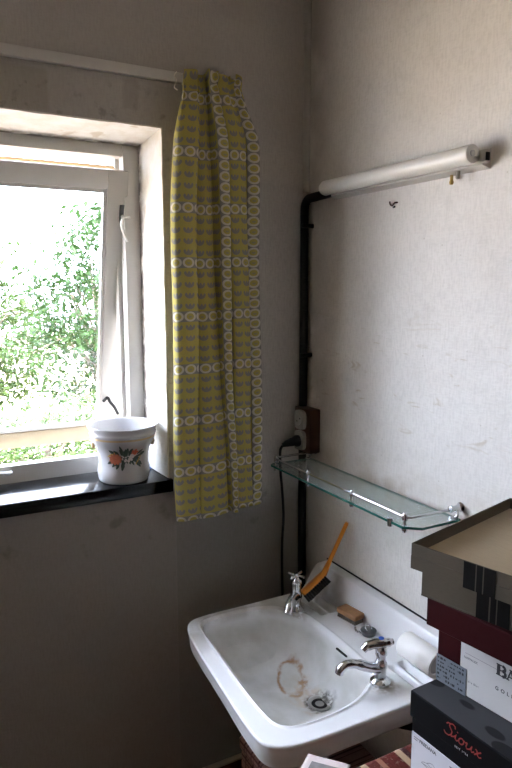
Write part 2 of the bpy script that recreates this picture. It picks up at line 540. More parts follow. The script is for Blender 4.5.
def mk_leaf(name, a, b):
    B = MB(name)
    n = B.noise(3.0, 3)
    c = B.mix(n, a, b)
    B.set(color=c, rough=.55, spec=.3)
    tl = B.n.new('ShaderNodeBsdfTranslucent'); B.link(c, tl.inputs[0])
    mx = B.n.new('ShaderNodeMixShader'); mx.inputs[0].default_value = .35
    B.link(B.b.outputs[0], mx.inputs[1]); B.link(tl.outputs[0], mx.inputs[2]); B.link(mx.outputs[0], B.out.inputs[0])
    return B.m
M['leaf_a'] = mk_leaf('sunlit_green_leaf', (.007, .024, .004), (.020, .050, .008))
M['leaf_b'] = mk_leaf('yellow_green_leaf', (.015, .038, .005), (.034, .062, .011))
M['bark'] = simple('grey_brown_bark', (.10, .08, .06), .9, var=.4, scale=25, bump=.5)
M['grass'] = simple('pale_sandy_gravel', (.52, .42, .31), .95, var=.25, scale=6)
M['brick'] = simple('outer_brick_render', (.45, .36, .28), .9, var=.2, scale=12)

def mk_floor():
    B = MB('reddish_brown_floorboards')
    o = B.sep(B.pos())
    n = B.noise(1, 4, B.scaled(B.pos(), (60, 4, 4)))
    gap = B.math('LESS_THAN', B.math('FRACT', B.math('DIVIDE', o[0], .12)), .03)
    c = B.mix(n, (.12, .05, .025), (.22, .10, .055))
    c = B.mix(gap, c, (.02, .01, .008))
    B.set(color=c, rough=.5)
    return B.m
M['floor'] = mk_floor()
M['baseboard'] = simple('red_brown_stained_board', (.15, .060, .032), .5, var=.3, scale=20)
M['lit_edge'] = simple('caught_light_edge', (.55, .46, .36), .6)

# ------------------------------------------------------------------ the room
RX0, RY0, RZ1 = -2.35, -2.75, 2.62     # room spans x RX0..0, y RY0..0, z 0..RZ1
T = .27
tag(box('floor', (RX0, RY0, -.12), (0, 0, 0), M['floor']), kind='structure')
tag(box('ceiling', (RX0 - T, RY0 - .1, RZ1), (.12, T, RZ1 + .15), M['ceiling']), kind='structure')
WX0, WX1, WZ0, WZ1 = -2.070, -.4520, 1.082, 2.0660      # hole in the window wall; its unseen left part is added for daylight
bm = NB()
add_box(bm, (RX0, 0, -.12), (WX0, T, RZ1)); add_box(bm, (WX1, 0, -.12), (.12, T, RZ1))
add_box(bm, (WX0, 0, -.12), (WX1, T, WZ0)); add_box(bm, (WX0, 0, WZ1), (WX1, T, RZ1))
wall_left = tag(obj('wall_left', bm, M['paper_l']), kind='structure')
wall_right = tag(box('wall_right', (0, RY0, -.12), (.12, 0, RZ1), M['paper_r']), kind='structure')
tag(box('wall_rear', (RX0, RY0 - .1, -.12), (.12, RY0, RZ1), M['plain_wall']), kind='structure')
tag(box('wall_side', (RX0 - T, RY0 - .1, -.12), (RX0, T, RZ1), M['plain_wall']), kind='structure')

# reveal: splayed plaster lining with an uneven papered edge
def reveal_side(bm, front, back, outer, horizontal, lo, hi, n=40):
    rows = []
    for i in range(n + 1):
        t = lo + (hi - lo) * i / n
        j = .0022 * mnoise.noise(Vector((t * 23, front * 9, 0))) + .0014 * mnoise.noise(Vector((t * 70, 3, 1)))
        sgn = 1 if outer > front else -1
        fr = front + sgn * (j + .001)
        sec = [(fr, -.0015), (fr - sgn * .0012, .012), (front * .5 + back * .5, .085), (back, .168), (outer, .168), (outer, .0), (fr + sgn * .0025, -.0015)]
        rows.append([bm.verts.new((t, y, a) if horizontal else (a, y, t)) for a, y in sec])
    for i in range(n):
        for k in range(7):
            bm.faces.new([rows[i][k], rows[i][(k + 1) % 7], rows[i + 1][(k + 1) % 7], rows[i + 1][k]])
    bm.faces.new(rows[0]); bm.faces.new(rows[-1][::-1])
    bmesh.ops.recalc_face_normals(bm, faces=bm.faces)
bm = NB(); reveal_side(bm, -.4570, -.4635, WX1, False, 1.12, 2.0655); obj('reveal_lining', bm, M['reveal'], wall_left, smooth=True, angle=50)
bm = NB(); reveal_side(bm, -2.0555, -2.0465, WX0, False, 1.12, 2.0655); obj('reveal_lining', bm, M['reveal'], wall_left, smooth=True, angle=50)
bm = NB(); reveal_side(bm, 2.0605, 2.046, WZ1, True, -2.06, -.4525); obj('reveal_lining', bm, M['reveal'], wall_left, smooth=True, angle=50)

tag(box('baseboard_left', (RX0, -.018, 0), (0, 0, .172), M['baseboard']), kind='structure')
box('lit_top_edge', (RX0, -.020, .172), (0, 0, .180), M['lit_edge'], bpy.data.objects['baseboard_left'], bevel=.003)  # pale strip stands in for light caught on the board's top edge
tag(box('baseboard_right', (-.018, RY0, 0), (0, -.018, .172), M['baseboard']), kind='structure')
# pale papered bead running down the corner
tag(tube('trim_1', [(-.006, -.006, 1.93), (-.007, -.006, 2.2), (-.006, -.007, 2.62)], .011, simple('corner_caulk', (.40, .38, .34), .9)), kind='structure')

# ------------------------------------------------------------------ window
win = tag(empty('window_1', (-.87, .20, 1.118)), kind='structure')
sill = box('window_sill', (-2.070, -.014, 1.082), (-.4445, .270, 1.118), M['sill'], win, bevel=.003)
FY0, FY1 = .166, .235
fx0, fx1, fz0, fz1 = -2.048, -.462, 1.118, 2.047
box('frame_jamb', (-.508, FY0, fz0), (fx1, FY1, fz1), M['white_paint'], win, bevel=.003)
box('added_mullion', (-1.290, FY0, 1.166), (-1.232, FY1, 2.014), M['white_paint'], win, bevel=.003)  # divides off the added sash, out of view
box('frame_jamb', (fx0, FY0, fz0), (-2.002, FY1, fz1), M['white_paint'], win, bevel=.003)
box('frame_head', (-2.002, FY0, 2.014), (-.508, FY1, fz1), M['white_paint'], win, bevel=.003)
bm = NB(); add_prism(bm, [(FY0, fz0), (FY0, 1.166), (.20, 1.166), (.262, 1.150), (.262, fz0)], lambda a, b, t: (t, a, b), -2.002, -.508)
obj('frame_bottom_rail', bm, M['white_paint'], win)
# outer stop of the frame and a strip of bare timber under the head
box('frame_stop', (-.520, .205, 1.166), (-.508, FY1, 2.014), M['white_paint'], win)
box('weather_bar', (-1.232, .212, 1.985), (-.512, .245, 1.996), M['bare_wood'], win, bevel=.002)
# sash tilted out at the bottom; local: a = along x, b = down the sash, d = thickness
SA = math.radians(13.3)
STOP = Vector((0, .150, 1.973))
dn = Vector((0, math.sin(SA), -math.cos(SA))); nr = Vector((0, math.cos(SA), math.sin(SA)))
SL = .822; sx0, sx1 = -1.243, -.4965
def sash_piece(name, x0, x1, b0, b1, d0, d1, mat, par, bevel=.003):
    bm = add_box(NB(), (x0, b0, d0), (x1, b1, d1), bevel)
    for v in bm.verts:
        v.co = Vector((v.co.x, 0, 0)) + STOP + dn * v.co.y + nr * v.co.z
    bmesh.ops.recalc_face_normals(bm, faces=bm.faces)
    return obj(name, bm, mat, par, smooth=bevel > 0)
def make_sash(x0, x1):
    st = sash_piece('window_sash', x1 - .058, x1, 0, SL, 0, .042, M['white_paint'], win)   # right stile carries the rest
    sash_piece('stile', x0, x0 + .058, 0, SL, 0, .042, M['white_paint'], st)
    sash_piece('top_rail', x0 + .058, x1 - .058, 0, .053, 0, .042, M['white_paint'], st)
    sash_piece('bottom_rail', x0 + .058, x1 - .058, SL - .050, SL, 0, .042, M['tan_paint'], st)
    g0, g1 = x0 + .058, x1 - .058
    for a, b, c, d in ((g1 - .011, g1, .053, SL - .050), (g0, g0 + .011, .053, SL - .050), (g0 + .011, g1 - .011, .053, .064), (g0 + .011, g1 - .011, SL - .061, SL - .050)):
        sash_piece('glazing_bead', a, b, c, d, .004, .016, M['white_paint'], st, .002)
    sash_piece('pane', g0 + .001, g1 - .001, .054, SL - .051, .018, .022, M['pane'], st, 0)
    return st
sash = make_sash(sx0, sx1)
make_sash(-2.010, -1.280)  # unseen second sash, added to let more daylight in
def sp(x, b, d): return Vector((x, 0, 0)) + STOP + dn * b + nr * d
# lever fastener on the stile
hx = sx1 - .012
hp = sash_piece('fastener_plate', hx - .011, hx + .007, .092, .142, -.005, 0, M['dark_steel'], sash, .001)
obj('lever_handle', add_tube(NB(), smooth_path([sp(hx + .014, .122, -.022), sp(hx - .002, .126, -.020), sp(hx - .009, .138, -.022), sp(hx - .005, .165, -.026), sp(hx + .008, .190, -.030)], 6), [.0045] * 6 + [.005] * 12 + [.0035] * 7, 10), M['lamp_white'], sash, smooth=True)
tube('handle_neck', [sp(hx - .002, .124, 0), sp(hx - .002, .126, -.020)], .006, M['steel'], sash)
# loose stay hanging at the foot of the stile
tube('stay_hook', smooth_path([sp(hx - .040, .690, -.003), sp(hx - .030, .676, -.012), sp(hx - .022, .690, -.014), sp(hx - .008, .708, -.016), sp(hx + .004, .732, -.018)], 5), .0050, M['rubber'], sash, 8)
tube('peg_stay', smooth_path([(-.905, .166, 1.150), (-.880, .150, 1.152), (-.862, .150, 1.150), (-.850, .160, 1.149)], 5), .006, M['white_paint'], win, 8)

# ------------------------------------------------------------------ curtain rail and curtain
rail = tag(empty('curtain_rail', (-1.0, -.02, 2.172)), 'narrow cream painted curtain rail fixed above the window', 'curtain rail')
box('batten', (-2.20, -.017, 2.178), (-.268, 0, 2.203), M['white_paint'], rail, bevel=.002)
tube('end_hook', smooth_path([(-.285, -.012, 2.200), (-.284, -.014, 2.216), (-.279, -.020, 2.219), (-.277, -.024, 2.211)], 5), .0018, M['steel'], rail, 6)

def make_curtain():
    NZ = 100
    ztop, zbot = 2.198, 1.030
    bm = NB(); uvl = bm.loops.layers.uv.new('UVMap')
    # panel edges at shoulder height and at the hem; depth of each panel's face
    top = [-.460, -.398, -.352, -.312, -.254, -.208]
    bot = [-.457, -.394, -.303, -.283, -.229, -.196]
    face = [(-.084, -.086), (-.056, -.082), (-.092, -.094), (-.088, -.088), (-.080, -.080)]
    def lv(z):
        h = max(0.0, min(1.0, (2.10 - z) / (2.10 - zbot)))
        g = max(0.0, min(1.0, (2.180 - z) / .16)); g = g * g * (3 - 2 * g)
        cp = []
        for i in range(5):
            a = top[i] + (bot[i] - top[i]) * h; b = top[i + 1] + (bot[i + 1] - top[i + 1]) * h
            yf = face[i][0] + (face[i][1] - face[i][0]) * h
            yb = -.046
            lf_ = .018 * max(0.0, min(1.0, (z - 1.72) / .33))
            a += lf_ * (1 - i / 5); b += lf_ * (1 - (i + 1) / 5)
            w = b - a
            o = min(.010, w * .30)
            sw = .003 * math.sin(9 * z + i * 2.1)
            cp += [(a - .002 + sw, yb + (yf - yb) * .45), (a + w * .10 + sw, yf + .003), (a + w * .5 + sw, yf - .004), (a + w * .90 + sw, yf - .001), (b + sw, yf + .005), (b - o + sw, yb + (yf - yb) * .25), (b - o * 1.1 + sw, yb)]
        # towards the gathering tape the whole width draws in
        out = []
        for x, y in cp:
            t = (x + .460) / .252
            xg = -.430 + t * .180
            yg = -.058 + (y + .068) * .55
            out.append((xg + (x - xg) * g, yg + (y - yg) * g, 0))
        return smooth_path(out, 7), g
    zs = [ztop - (ztop - zbot) * (j / NZ) for j in range(NZ + 1)]
    ref, _ = lv(1.45)
    n = len(ref)
    # fabric column (width of one motif) reached at every control point: the tucks swallow some columns
    S_ = [0.0]
    for a, b in zip(ref, ref[1:]): S_.append(S_[-1] + (b - a).length)
    rng = [(1.0, 3.35), (2.55, 5.05), (4.25, 6.0), (7.15, 10.0), (9.60, 11.1)]
    U = []
    for i in range(n):
        k = i // 49; k = min(k, 4); i0, i4 = k * 49, k * 49 + 28
        a, b = rng[k]
        if i <= i4:
            c_ = a + (b - a) * (S_[i] - S_[i0]) / (S_[i4] - S_[i0])
        else:
            nx = rng[k + 1][0] if k < 4 else b + .3
            i7 = min(k * 49 + 49, n - 1)
            c_ = b + (nx - b) * (S_[i] - S_[i4]) / (S_[i7] - S_[i4])
        U.append(c_ * .0276)
    V = []
    for z in zs:
        P_, g = lv(z); row = []
        for i, p in enumerate(P_):
            s_ = i / (n - 1)
            pin = math.exp(-((z - 2.172) / .011) ** 2)
            tiny = math.sin(2 * PI * 15 * s_ + 1.5 * math.sin(11 * s_))
            y = p.y * (1 - pin * .10) - (1 - g) * .0055 * tiny + .003 * mnoise.noise(Vector((s_ * 7, z * 3, 2)))
            x = p.x + (1 - g) * .003 * math.cos(2 * PI * 15 * s_) + .003 * mnoise.noise(Vector((s_ * 4, z * 4, 7)))
            h = (ztop - z) / (ztop - zbot)
            zz = z - .016 * h * (1 - s_) + .004 * h * math.sin(s_ * 21)
            if z > 2.18: zz += (z - 2.18) * (.45 * math.sin(2 * PI * 5.3 * s_) + .3 * math.sin(2 * PI * 2.1 * s_ + 1))
            if z > 2.14: zz -= .012 * (1 - s_) ** 3 * (z - 2.14) / .05
            row.append((bm.verts.new((x, min(y, -.036), zz)), U[i], z))
        V.append(row)
    for j in range(NZ):
        for i in range(n - 1):
            q = [V[j + 1][i], V[j + 1][i + 1], V[j][i + 1], V[j][i]]
            f = bm.faces.new([v[0] for v in q])
            for lp, v in zip(f.loops, q): lp[uvl].uv = (v[1], v[2] - 1.028 + .012)
    return bm
cur = tag(empty('curtain', (-.33, -.066, 1.02)), 'short yellow curtain printed with grey tulips and white rings beside the window', 'curtain')
cl = obj('cloth', make_curtain(), M['curtain'], cur, smooth=True, angle=180)
sm = cl.modifiers.new('thickness', 'SOLIDIFY'); sm.thickness = .0012
tube('loose_thread', smooth_path([(-.432, -.056, 2.190), (-.441, -.062, 2.178), (-.437, -.066, 2.166), (-.442, -.064, 2.150), (-.436, -.070, 2.142)], 5), .0014, M['white_cap'], cur, 6)

# ------------------------------------------------------------------ planter on the sill
PX, PY, PZ = -.5635, .062, 1.118
pot = tag(empty('flower_pot', (PX, PY, PZ)), 'white porcelain flower pot with painted flowers on the black window sill', 'pot')
prof = [(0, .001), (.058, 0), (.0665, .001), (.0685, .004), (.0710, .012), (.0725, .024), (.0718, .035), (.0692, .045), (.0680, .055), (.0690, .075), (.0718, .090), (.0772, .102), (.0832, .112), (.0868, .1195),
        (.0885, .124), (.0890, .1285), (.0905, .1315), (.0922, .1345), (.0922, .1370), (.0905, .1395), (.0905, .1430), (.0925, .1475), (.0958, .1535), (.0968, .1560), (.0962, .1580),
        (.0935, .1580), (.0905, .1540), (.085, .142), (.080, .125), (.073, .105), (.065, .07), (.062, .03), (0, .028)]
PORC = MB('glazed_white_porcelain'); PORC.set(color=PORC.mix(PORC.noise(20, 3), (.46, .46, .475), (.53, .53, .54)), rough=.2); M['porcelain'] = PORC.m
lathe('pot_body', prof, M['porcelain'], pot, 64, (PX, PY, PZ), angle=60)
lathe('gilt_band', [(.0889, .1240), (.0893, .1260), (.0895, .1280), (.0900, .1295)], M['gold'], pot, 64, (PX, PY, PZ))
def rad_at(h):
    for (r0, h0), (r1, h1) in zip(prof[1:24], prof[2:24]):
        if h0 <= h <= h1: return r0 + (r1 - r0) * (h - h0) / max(1e-6, h1 - h0)
    return .06
FACE = math.atan2(-1.676 - PY, -1.0908 - PX) + .10       # angle of the painted side
def pot_patch(bm, u, h, du, dh, rot, n=10, pts=None):
    """one brush mark: ellipse at arc u (m), height h"""
    vs_ = []
    u *= 1.35; du *= 1.4; dh *= 1.3; h = .078 + (h - .078) * 1.12
    for k in range(n):
        a = 2 * PI * k / n
        ex, ey = du * math.cos(a), dh * math.sin(a)
        if pts == 'leaf': ey *= (1 - .6 * abs(math.cos(a)) ** 2)
        xx = ex * math.cos(rot) - ey * math.sin(rot); yy = ex * math.sin(rot) + ey * math.cos(rot)
        hh = h + yy; r = rad_at(hh) + .0007; th = FACE + (u + xx) / .068
        vs_.append(bm.verts.new((PX + r * math.cos(th), PY + r * math.sin(th), PZ + hh)))
    bm.faces.new(vs_)
rr = random.Random(3)
marks = {'painted_leaf_spray': NB(), 'painted_orange_flower': NB(), 'painted_pale_flower': NB(), 'painted_yellow_sprig': NB(), 'painted_ochre_sprig': NB(), 'painted_red_flower': NB()}
for k in range(44):
    a = rr.uniform(0, 2 * PI); d = rr.uniform(.006, .031)
    pot_patch(marks['painted_leaf_spray'], 0 + d * math.cos(a) * 1.25, .078 + d * math.sin(a) * .80, rr.uniform(.006, .011), rr.uniform(.0025, .004), a, 8, 'leaf')
for k in range(11):
    a = 2 * PI * k / 11; pot_patch(marks['painted_orange_flower'], -.021 + .0075 * math.cos(a), .074 + .0075 * math.sin(a), .006, .0035, a, 8)
for k in range(5): pot_patch(marks['painted_red_flower'], .016 + .004 * math.cos(k * 1.3), .090 + .004 * math.sin(k * 1.3), .004, .0026, k, 8)
for k in range(9):
    a = 2 * PI * k / 9; pot_patch(marks['painted_pale_flower'], .003 + .0075 * math.cos(a), .078 + .0075 * math.sin(a), .005, .0032, a, 8)
for k in range(4): pot_patch(marks['painted_yellow_sprig'], -.032 + .003 * k, .083 + .002 * k, .006, .0016, .5, 8)
for k in range(4): pot_patch(marks['painted_ochre_sprig'], .028 - .002 * k, .074 - .004 * k, .005, .0016, .9, 8)
mc = {'painted_leaf_spray': (.035, .065, .05), 'painted_orange_flower': (.48, .15, .085), 'painted_pale_flower': (.58, .54, .52), 'painted_yellow_sprig': (.55, .38, .08), 'painted_ochre_sprig': (.45, .30, .07), 'painted_red_flower': (.50, .12, .07)}
for k, b in marks.items():
    bmesh.ops.recalc_face_normals(b, faces=b.faces)
    for i, v in enumerate(b.verts): pass
    off = {'painted_leaf_spray': 0, 'painted_orange_flower': .0003, 'painted_pale_flower': .0003, 'painted_yellow_sprig': .0002, 'painted_ochre_sprig': .0002, 'painted_red_flower': .0003}[k]
    for v in b.verts:
        d = Vector((v.co.x - PX, v.co.y - PY, 0)).normalized(); v.co += d * off
    obj(k, b, simple(k + '_enamel', mc[k], .3, var=.35, scale=200), pot)
for sgn in (-1, 1):
    th = FACE + sgn * 1.55
    cx, cy = PX + .081 * math.cos(th), PY + .081 * math.sin(th)
    bm = NB()
    bmesh.ops.create_icosphere(bm, subdivisions=2, radius=1)
    for v in bm.verts:
        k = 1 + .22 * mnoise.noise(v.co * 2.3)
        v.co = Vector((cx + v.co.x * .007 * k, cy + v.co.y * .007 * k, PZ + .104 + v.co.z * .012 * k))
    obj('moulded_handle', bm, M['gold'], pot, smooth=True)
# blue scrap behind the pot
bm = NB()
bx = [(-.482, .118), (-.470, .112), (-.462, .122), (-.468, .134), (-.480, .132)]
add_prism(bm, bx, lambda a, b, t: (a, b, t), 1.1182, 1.1215)
tag(obj('plastic_scrap', bm, M['blue_scrap']), 'tiny bright blue plastic scrap on the sill behind the flower pot', 'scrap')

# ------------------------------------------------------------------ lamp and wiring
lamp = tag(empty('wall_lamp', (0, -.40, 1.89)), 'long white tubular wall lamp, unlit, above the glass shelf', 'lamp')
bm = NB(); add_prism(bm, [(0, 1.893), (-.026, 1.899), (-.026, 1.928), (0, 1.934)], lambda a, b, t: (a, t, b), -.150, -.690)
obj('mounting_channel', bm, M['lamp_metal'], lamp)
lathe('diffuser_tube', [(0, 0), (.016, .0005), (.0185, .003), (.0190, .008), (.0190, .512), (.0185, .516)], M['lamp_white'], lamp, 40, (-.046, -.680, 1.919), 'Y')
lathe('end_cap', [(.0196, .026), (.0200, .004), (.0190, 0), (.012, -.001), (0, -.001)], M['lamp_white'], lamp, 32, (-.046, -.684, 1.919), 'Y')
lathe('end_cap', [(0, .0160), (.010, .0150), (.0165, .010), (.0196, .002), (.0196, -.012)], M['lamp_white'], lamp, 32, (-.046, -.164, 1.919), 'Y')
lathe('cap_screw', [(.0, -.0035), (.006, -.003), (.0065, 0)], M['steel'], lamp, 16, (-.050, -.686, 1.920), 'Y')
box('lamp_holder', (-.030, -.700, 1.902), (-.014, -.690, 1.928), M['lamp_metal'], lamp, bevel=.002)
box('contact_clip', (-.027, -.703, 1.906), (-.018, -.700, 1.922), M['rubber'], lamp)
lathe('pull_switch', [(0, 0), (.004, .0005), (.005, .006), (.0036, .010), (.0036, .020)], M['brass'], lamp, 12, (-.016, -.598, 1.872))
lathe('switch_stub', [(0, 0), (.0042, .0005), (.005, .004), (.005, .016)], M['socket_white'], lamp, 12, (-.022, -.622, 1.880))

pth = [(-.021, -.160, 1.910), (-.021, -.070, 1.908)]
for k in range(1, 9):
    a = PI / 2 * k / 8
    pth.append((-.021, -.050 + .030 * math.sin(a), 1.878 + .030 * math.cos(a)))
pth += [(-.020, -.020, 1.6), (-.020, -.021, 1.292)]
pipe = tag(empty('conduit_pipe', (-.02, -.02, 1.28)), 'black painted conduit pipe running down the corner from the lamp to the socket', 'pipe')
tube('upper_run', pth, .0125, M['black_pipe'], pipe, 14)
for z in (1.83, 1.45):
    bm = add_box(NB(), (-.040, -.040, z - .006), (0, -.030, z + .006), .002); obj('pipe_clip', bm, M['black_pipe'], pipe, smooth=True)
lp = tag(tube('waste_conduit', [(-.020, -.021, 1.154), (-.020, -.022, .8), (-.020, -.034, .5), (-.020, -.034, 0)], .0125, M['black_pipe'], None, 14), 'black pipe in the dark corner below the socket block', 'pipe')

sock = tag(empty('socket_block', (-.022, -.045, 1.156)), 'pair of old white wall sockets on a brown wooden block in the corner', 'socket')
box('backing_block', (-.038, -.088, 1.156), (0, -.002, 1.290), M['brown_wood'], sock, bevel=.003)
for z in (1.192, 1.255):
    bm = NB()
    add_prism(bm, [(.026 * math.copysign(abs(math.cos(a)) ** .55, math.cos(a)) - .043, z + .029 * math.copysign(abs(math.sin(a)) ** .55, math.sin(a))) for a in [2 * PI * k / 28 for k in range(28)]],
              lambda a, b, t: (t, a, b), -.038, -.049)
    so = obj('socket_plate', bm, M['socket_white'], sock)
    lathe('recess', [(.0185, 0), (.017, -.0016), (.016, -.0010), (0, -.0010)], M['socket_white'], so, 24, (-.0488, -.043, z), 'X')
    for dy in (-.008, .008):
        lathe('pin_hole', [(.0028, -.0016), (0, -.0018)], M['dark'], so, 10, (-.0488, -.043 + dy, z - dy * .6), 'X')
cord = tag(empty('power_cord', (-.09, -.02, .6)), 'black power cord plugged into the lower socket and hanging behind the basin', 'cord')
obj('plug', add_tube(NB(), [(-.050, -.043, 1.190), (-.060, -.043, 1.190), (-.066, -.042, 1.189), (-.088, -.034, 1.183), (-.098, -.030, 1.178)], [.018, .018, .014, .010, .006], 14), M['rubber'], cord, smooth=True)
tube('cable', smooth_path([(-.097, -.030, 1.178), (-.104, -.027, 1.160), (-.101, -.024, 1.10), (-.094, -.022, 1.04), (-.088, -.022, .95), (-.092, -.021, .85), (-.090, -.022, .70), (-.10, -.05, .45), (-.09, -.10, .02)], 8), .0042, M['rubber'], cord, 8)

# nail hook and old plug in the wall
nh = tag(empty('wall_hook', (0, -.397, 1.85)), 'small rusty hook left in the wall below the lamp', 'hook')
tube('hook', smooth_path([(0, -.405, 1.857), (-.008, -.404, 1.856), (-.010, -.398, 1.850), (-.011, -.392, 1.853), (-.010, -.388, 1.860)], 5), .0020, M['brown_wood'], nh, 8)
tube('nail', [(0, -.396, 1.848), (-.006, -.397, 1.846)], .0022, M['rubber'], nh, 8)

# ------------------------------------------------------------------ glass shelf
SZ = 1.130
sh = tag(empty('glass_shelf', (-.08, -.35, SZ)), 'glass shelf with chrome gallery rail on the wall above the basin', 'shelf')
spoly = [(-.014, -.058), (-.150, -.058), (-.160, -.068), (-.160, -.640), (-.128, -.668), (-.014, -.668)]
bm = NB(); add_prism(bm, spoly, lambda a, b, t: (a, b, t), SZ, SZ + .006)
bm.faces.ensure_lookup_table()
for f in bm.faces: f.material_index = 0 if abs(f.normal.z) > .5 else 1
obj('glass_plate', bm, [M['shelf_glass'], M['glass_edge']], sh)
RZ = SZ + .024
railp = [(-.004, -.064, RZ - .002), (-.03, -.064, RZ)] + [(-.138, -.064, RZ), (-.146, -.066, RZ), (-.149, -.074, RZ)] + [(-.149, -.630, RZ), (-.147, -.640, RZ), (-.139, -.645, RZ), (-.035, -.652, RZ + .001), (-.022, -.653, RZ + .004), (-.012, -.653, RZ + .006)]
tube('gallery_rail', railp, .0031, M['chrome'], sh, 10)
for (px_, py_) in ((-.149, -.078), (-.149, -.250), (-.149, -.445), (-.148, -.634)):
    post = lathe('rail_post', [(0, -.012), (.0045, -.0115), (.0065, -.006), (.0062, -.0005), (.0040, .0062), (.0034, .012), (.0062, .016), (.0064, .028), (.0036, .033), (0, .0335)], M['chrome'], sh, 14, (px_, py_, SZ))
for py_ in (-.598,):
    lathe('shelf_clip', [(0, -.010), (.006, -.009), (.0068, .0), (.006, .010), (0, .011)], M['chrome'], sh, 14, (-.158, py_, SZ + .002))
for py_, s in ((-.064, 1), (-.655, -1)):
    br = lathe('wall_bracket', [(.011, 0), (.0115, -.003), (.0085, -.006), (.0060, -.016), (.0060, -.026), (.0078, -.028), (.0078, -.034), (0, -.036)], M['chrome'], sh, 16, (0, py_, RZ + .004), 'X')
    tube('bracket_claw', smooth_path([(-.014, py_, RZ), (-.018, py_ + s * .006, RZ - .012), (-.022, py_, SZ + .007), (-.034, py_, SZ + .0075)], 5), .0038, M['chrome'], sh, 8)

# ------------------------------------------------------------------ washbasin
BZ = .760
basin = tag(empty('washbasin', (-.26, -.42, .52)), 'old white ceramic washbasin with rust stains below the glass shelf', 'sink')
def chaikin(p, n=3, keep=()):
    for _ in range(n):
        q = []
        for i in range(len(p)):
            a, b = Vector(p[i]), Vector(p[(i + 1) % len(p)])
            q += [a * .75 + b * .25, a * .25 + b * .75]
        p = q
    return p
Oc = [(-.12, -.140), (-.30, -.138), (-.415, -.136), (-.462, -.146), (-.484, -.190), (-.497, -.28), (-.512, -.46), (-.524, -.60), (-.522, -.665), (-.480, -.697), (-.40, -.703), (-.28, -.705), (-.12, -.706)]
def open_smooth(p, n=3):
    p = [Vector(q) for q in p]
    for _ in range(n):
        q = [p[0]]
        for a, b in zip(p, p[1:]): q += [a * .75 + b * .25, a * .25 + b * .75]
        q.append(p[-1]); p = q
    return p
Opoly = [Vector((-.001, -.140)), Vector((-.06, -.140))] + open_smooth(Oc) + [Vector((-.06, -.706)), Vector((-.001, -.706))]
Bc = [(-.166, -.300), (-.172, -.272), (-.196, -.236), (-.215, -.196), (-.275, -.172), (-.36, -.166), (-.425, -.170), (-.446, -.206), (-.450, -.30), (-.460, -.44), (-.468, -.57), (-.462, -.625), (-.425, -.645), (-.33, -.645), (-.262, -.632), (-.214, -.602), (-.182, -.580), (-.172, -.556), (-.168, -.45)]
Bpoly = chaikin(Bc, 2)
CEN = Vector((-.30, -.41))
def ray_hit(poly, ang):
    d = Vector((math.cos(ang), math.sin(ang))); best = None
    n = len(poly)
    for i in range(n):
        a, b = poly[i] - CEN, poly[(i + 1) % n] - CEN
        e = b - a
        den = d.x * e.y - d.y * e.x
        if abs(den) < 1e-12: continue
        t = (a.x * e.y - a.y * e.x) / den
        s = (a.x * d.y - a.y * d.x) / den
        if t > 0 and -1e-6 <= s <= 1 + 1e-6 and (best is None or t < best): best = t
    return CEN + d * best
def sstep(a, b, x):
    t = max(0, min(1, (x - a) / (b - a))); return t * t * (3 - 2 * t)
def deck(x, y):
    e = max(sstep(-.200, -.150, y), 1 - sstep(-.704, -.692, y))      # the upstand sweeps forward at both ends
    z = .075 * sstep(-.054 - .050 * e, -.029 - .006 * e, x) + .003 * sstep(-.03, 0, x)
    for y0, y1 in ((-.292, -.186), (-.664, -.572)):        # sunk soap dishes with two ribs
        inside = sstep(y0 - .003, y0 + .005, y) * (1 - sstep(y1 - .010, y1 + .004, y)) * sstep(-.130, -.121, x) * (1 - sstep(-.058, -.046, x))
        rid = 0
        for xr in (-.105, -.070):
            rid = max(rid, math.exp(-((x - xr) / .0085) ** 4))
        z += inside * (-.020 + .019 * rid)
    return z
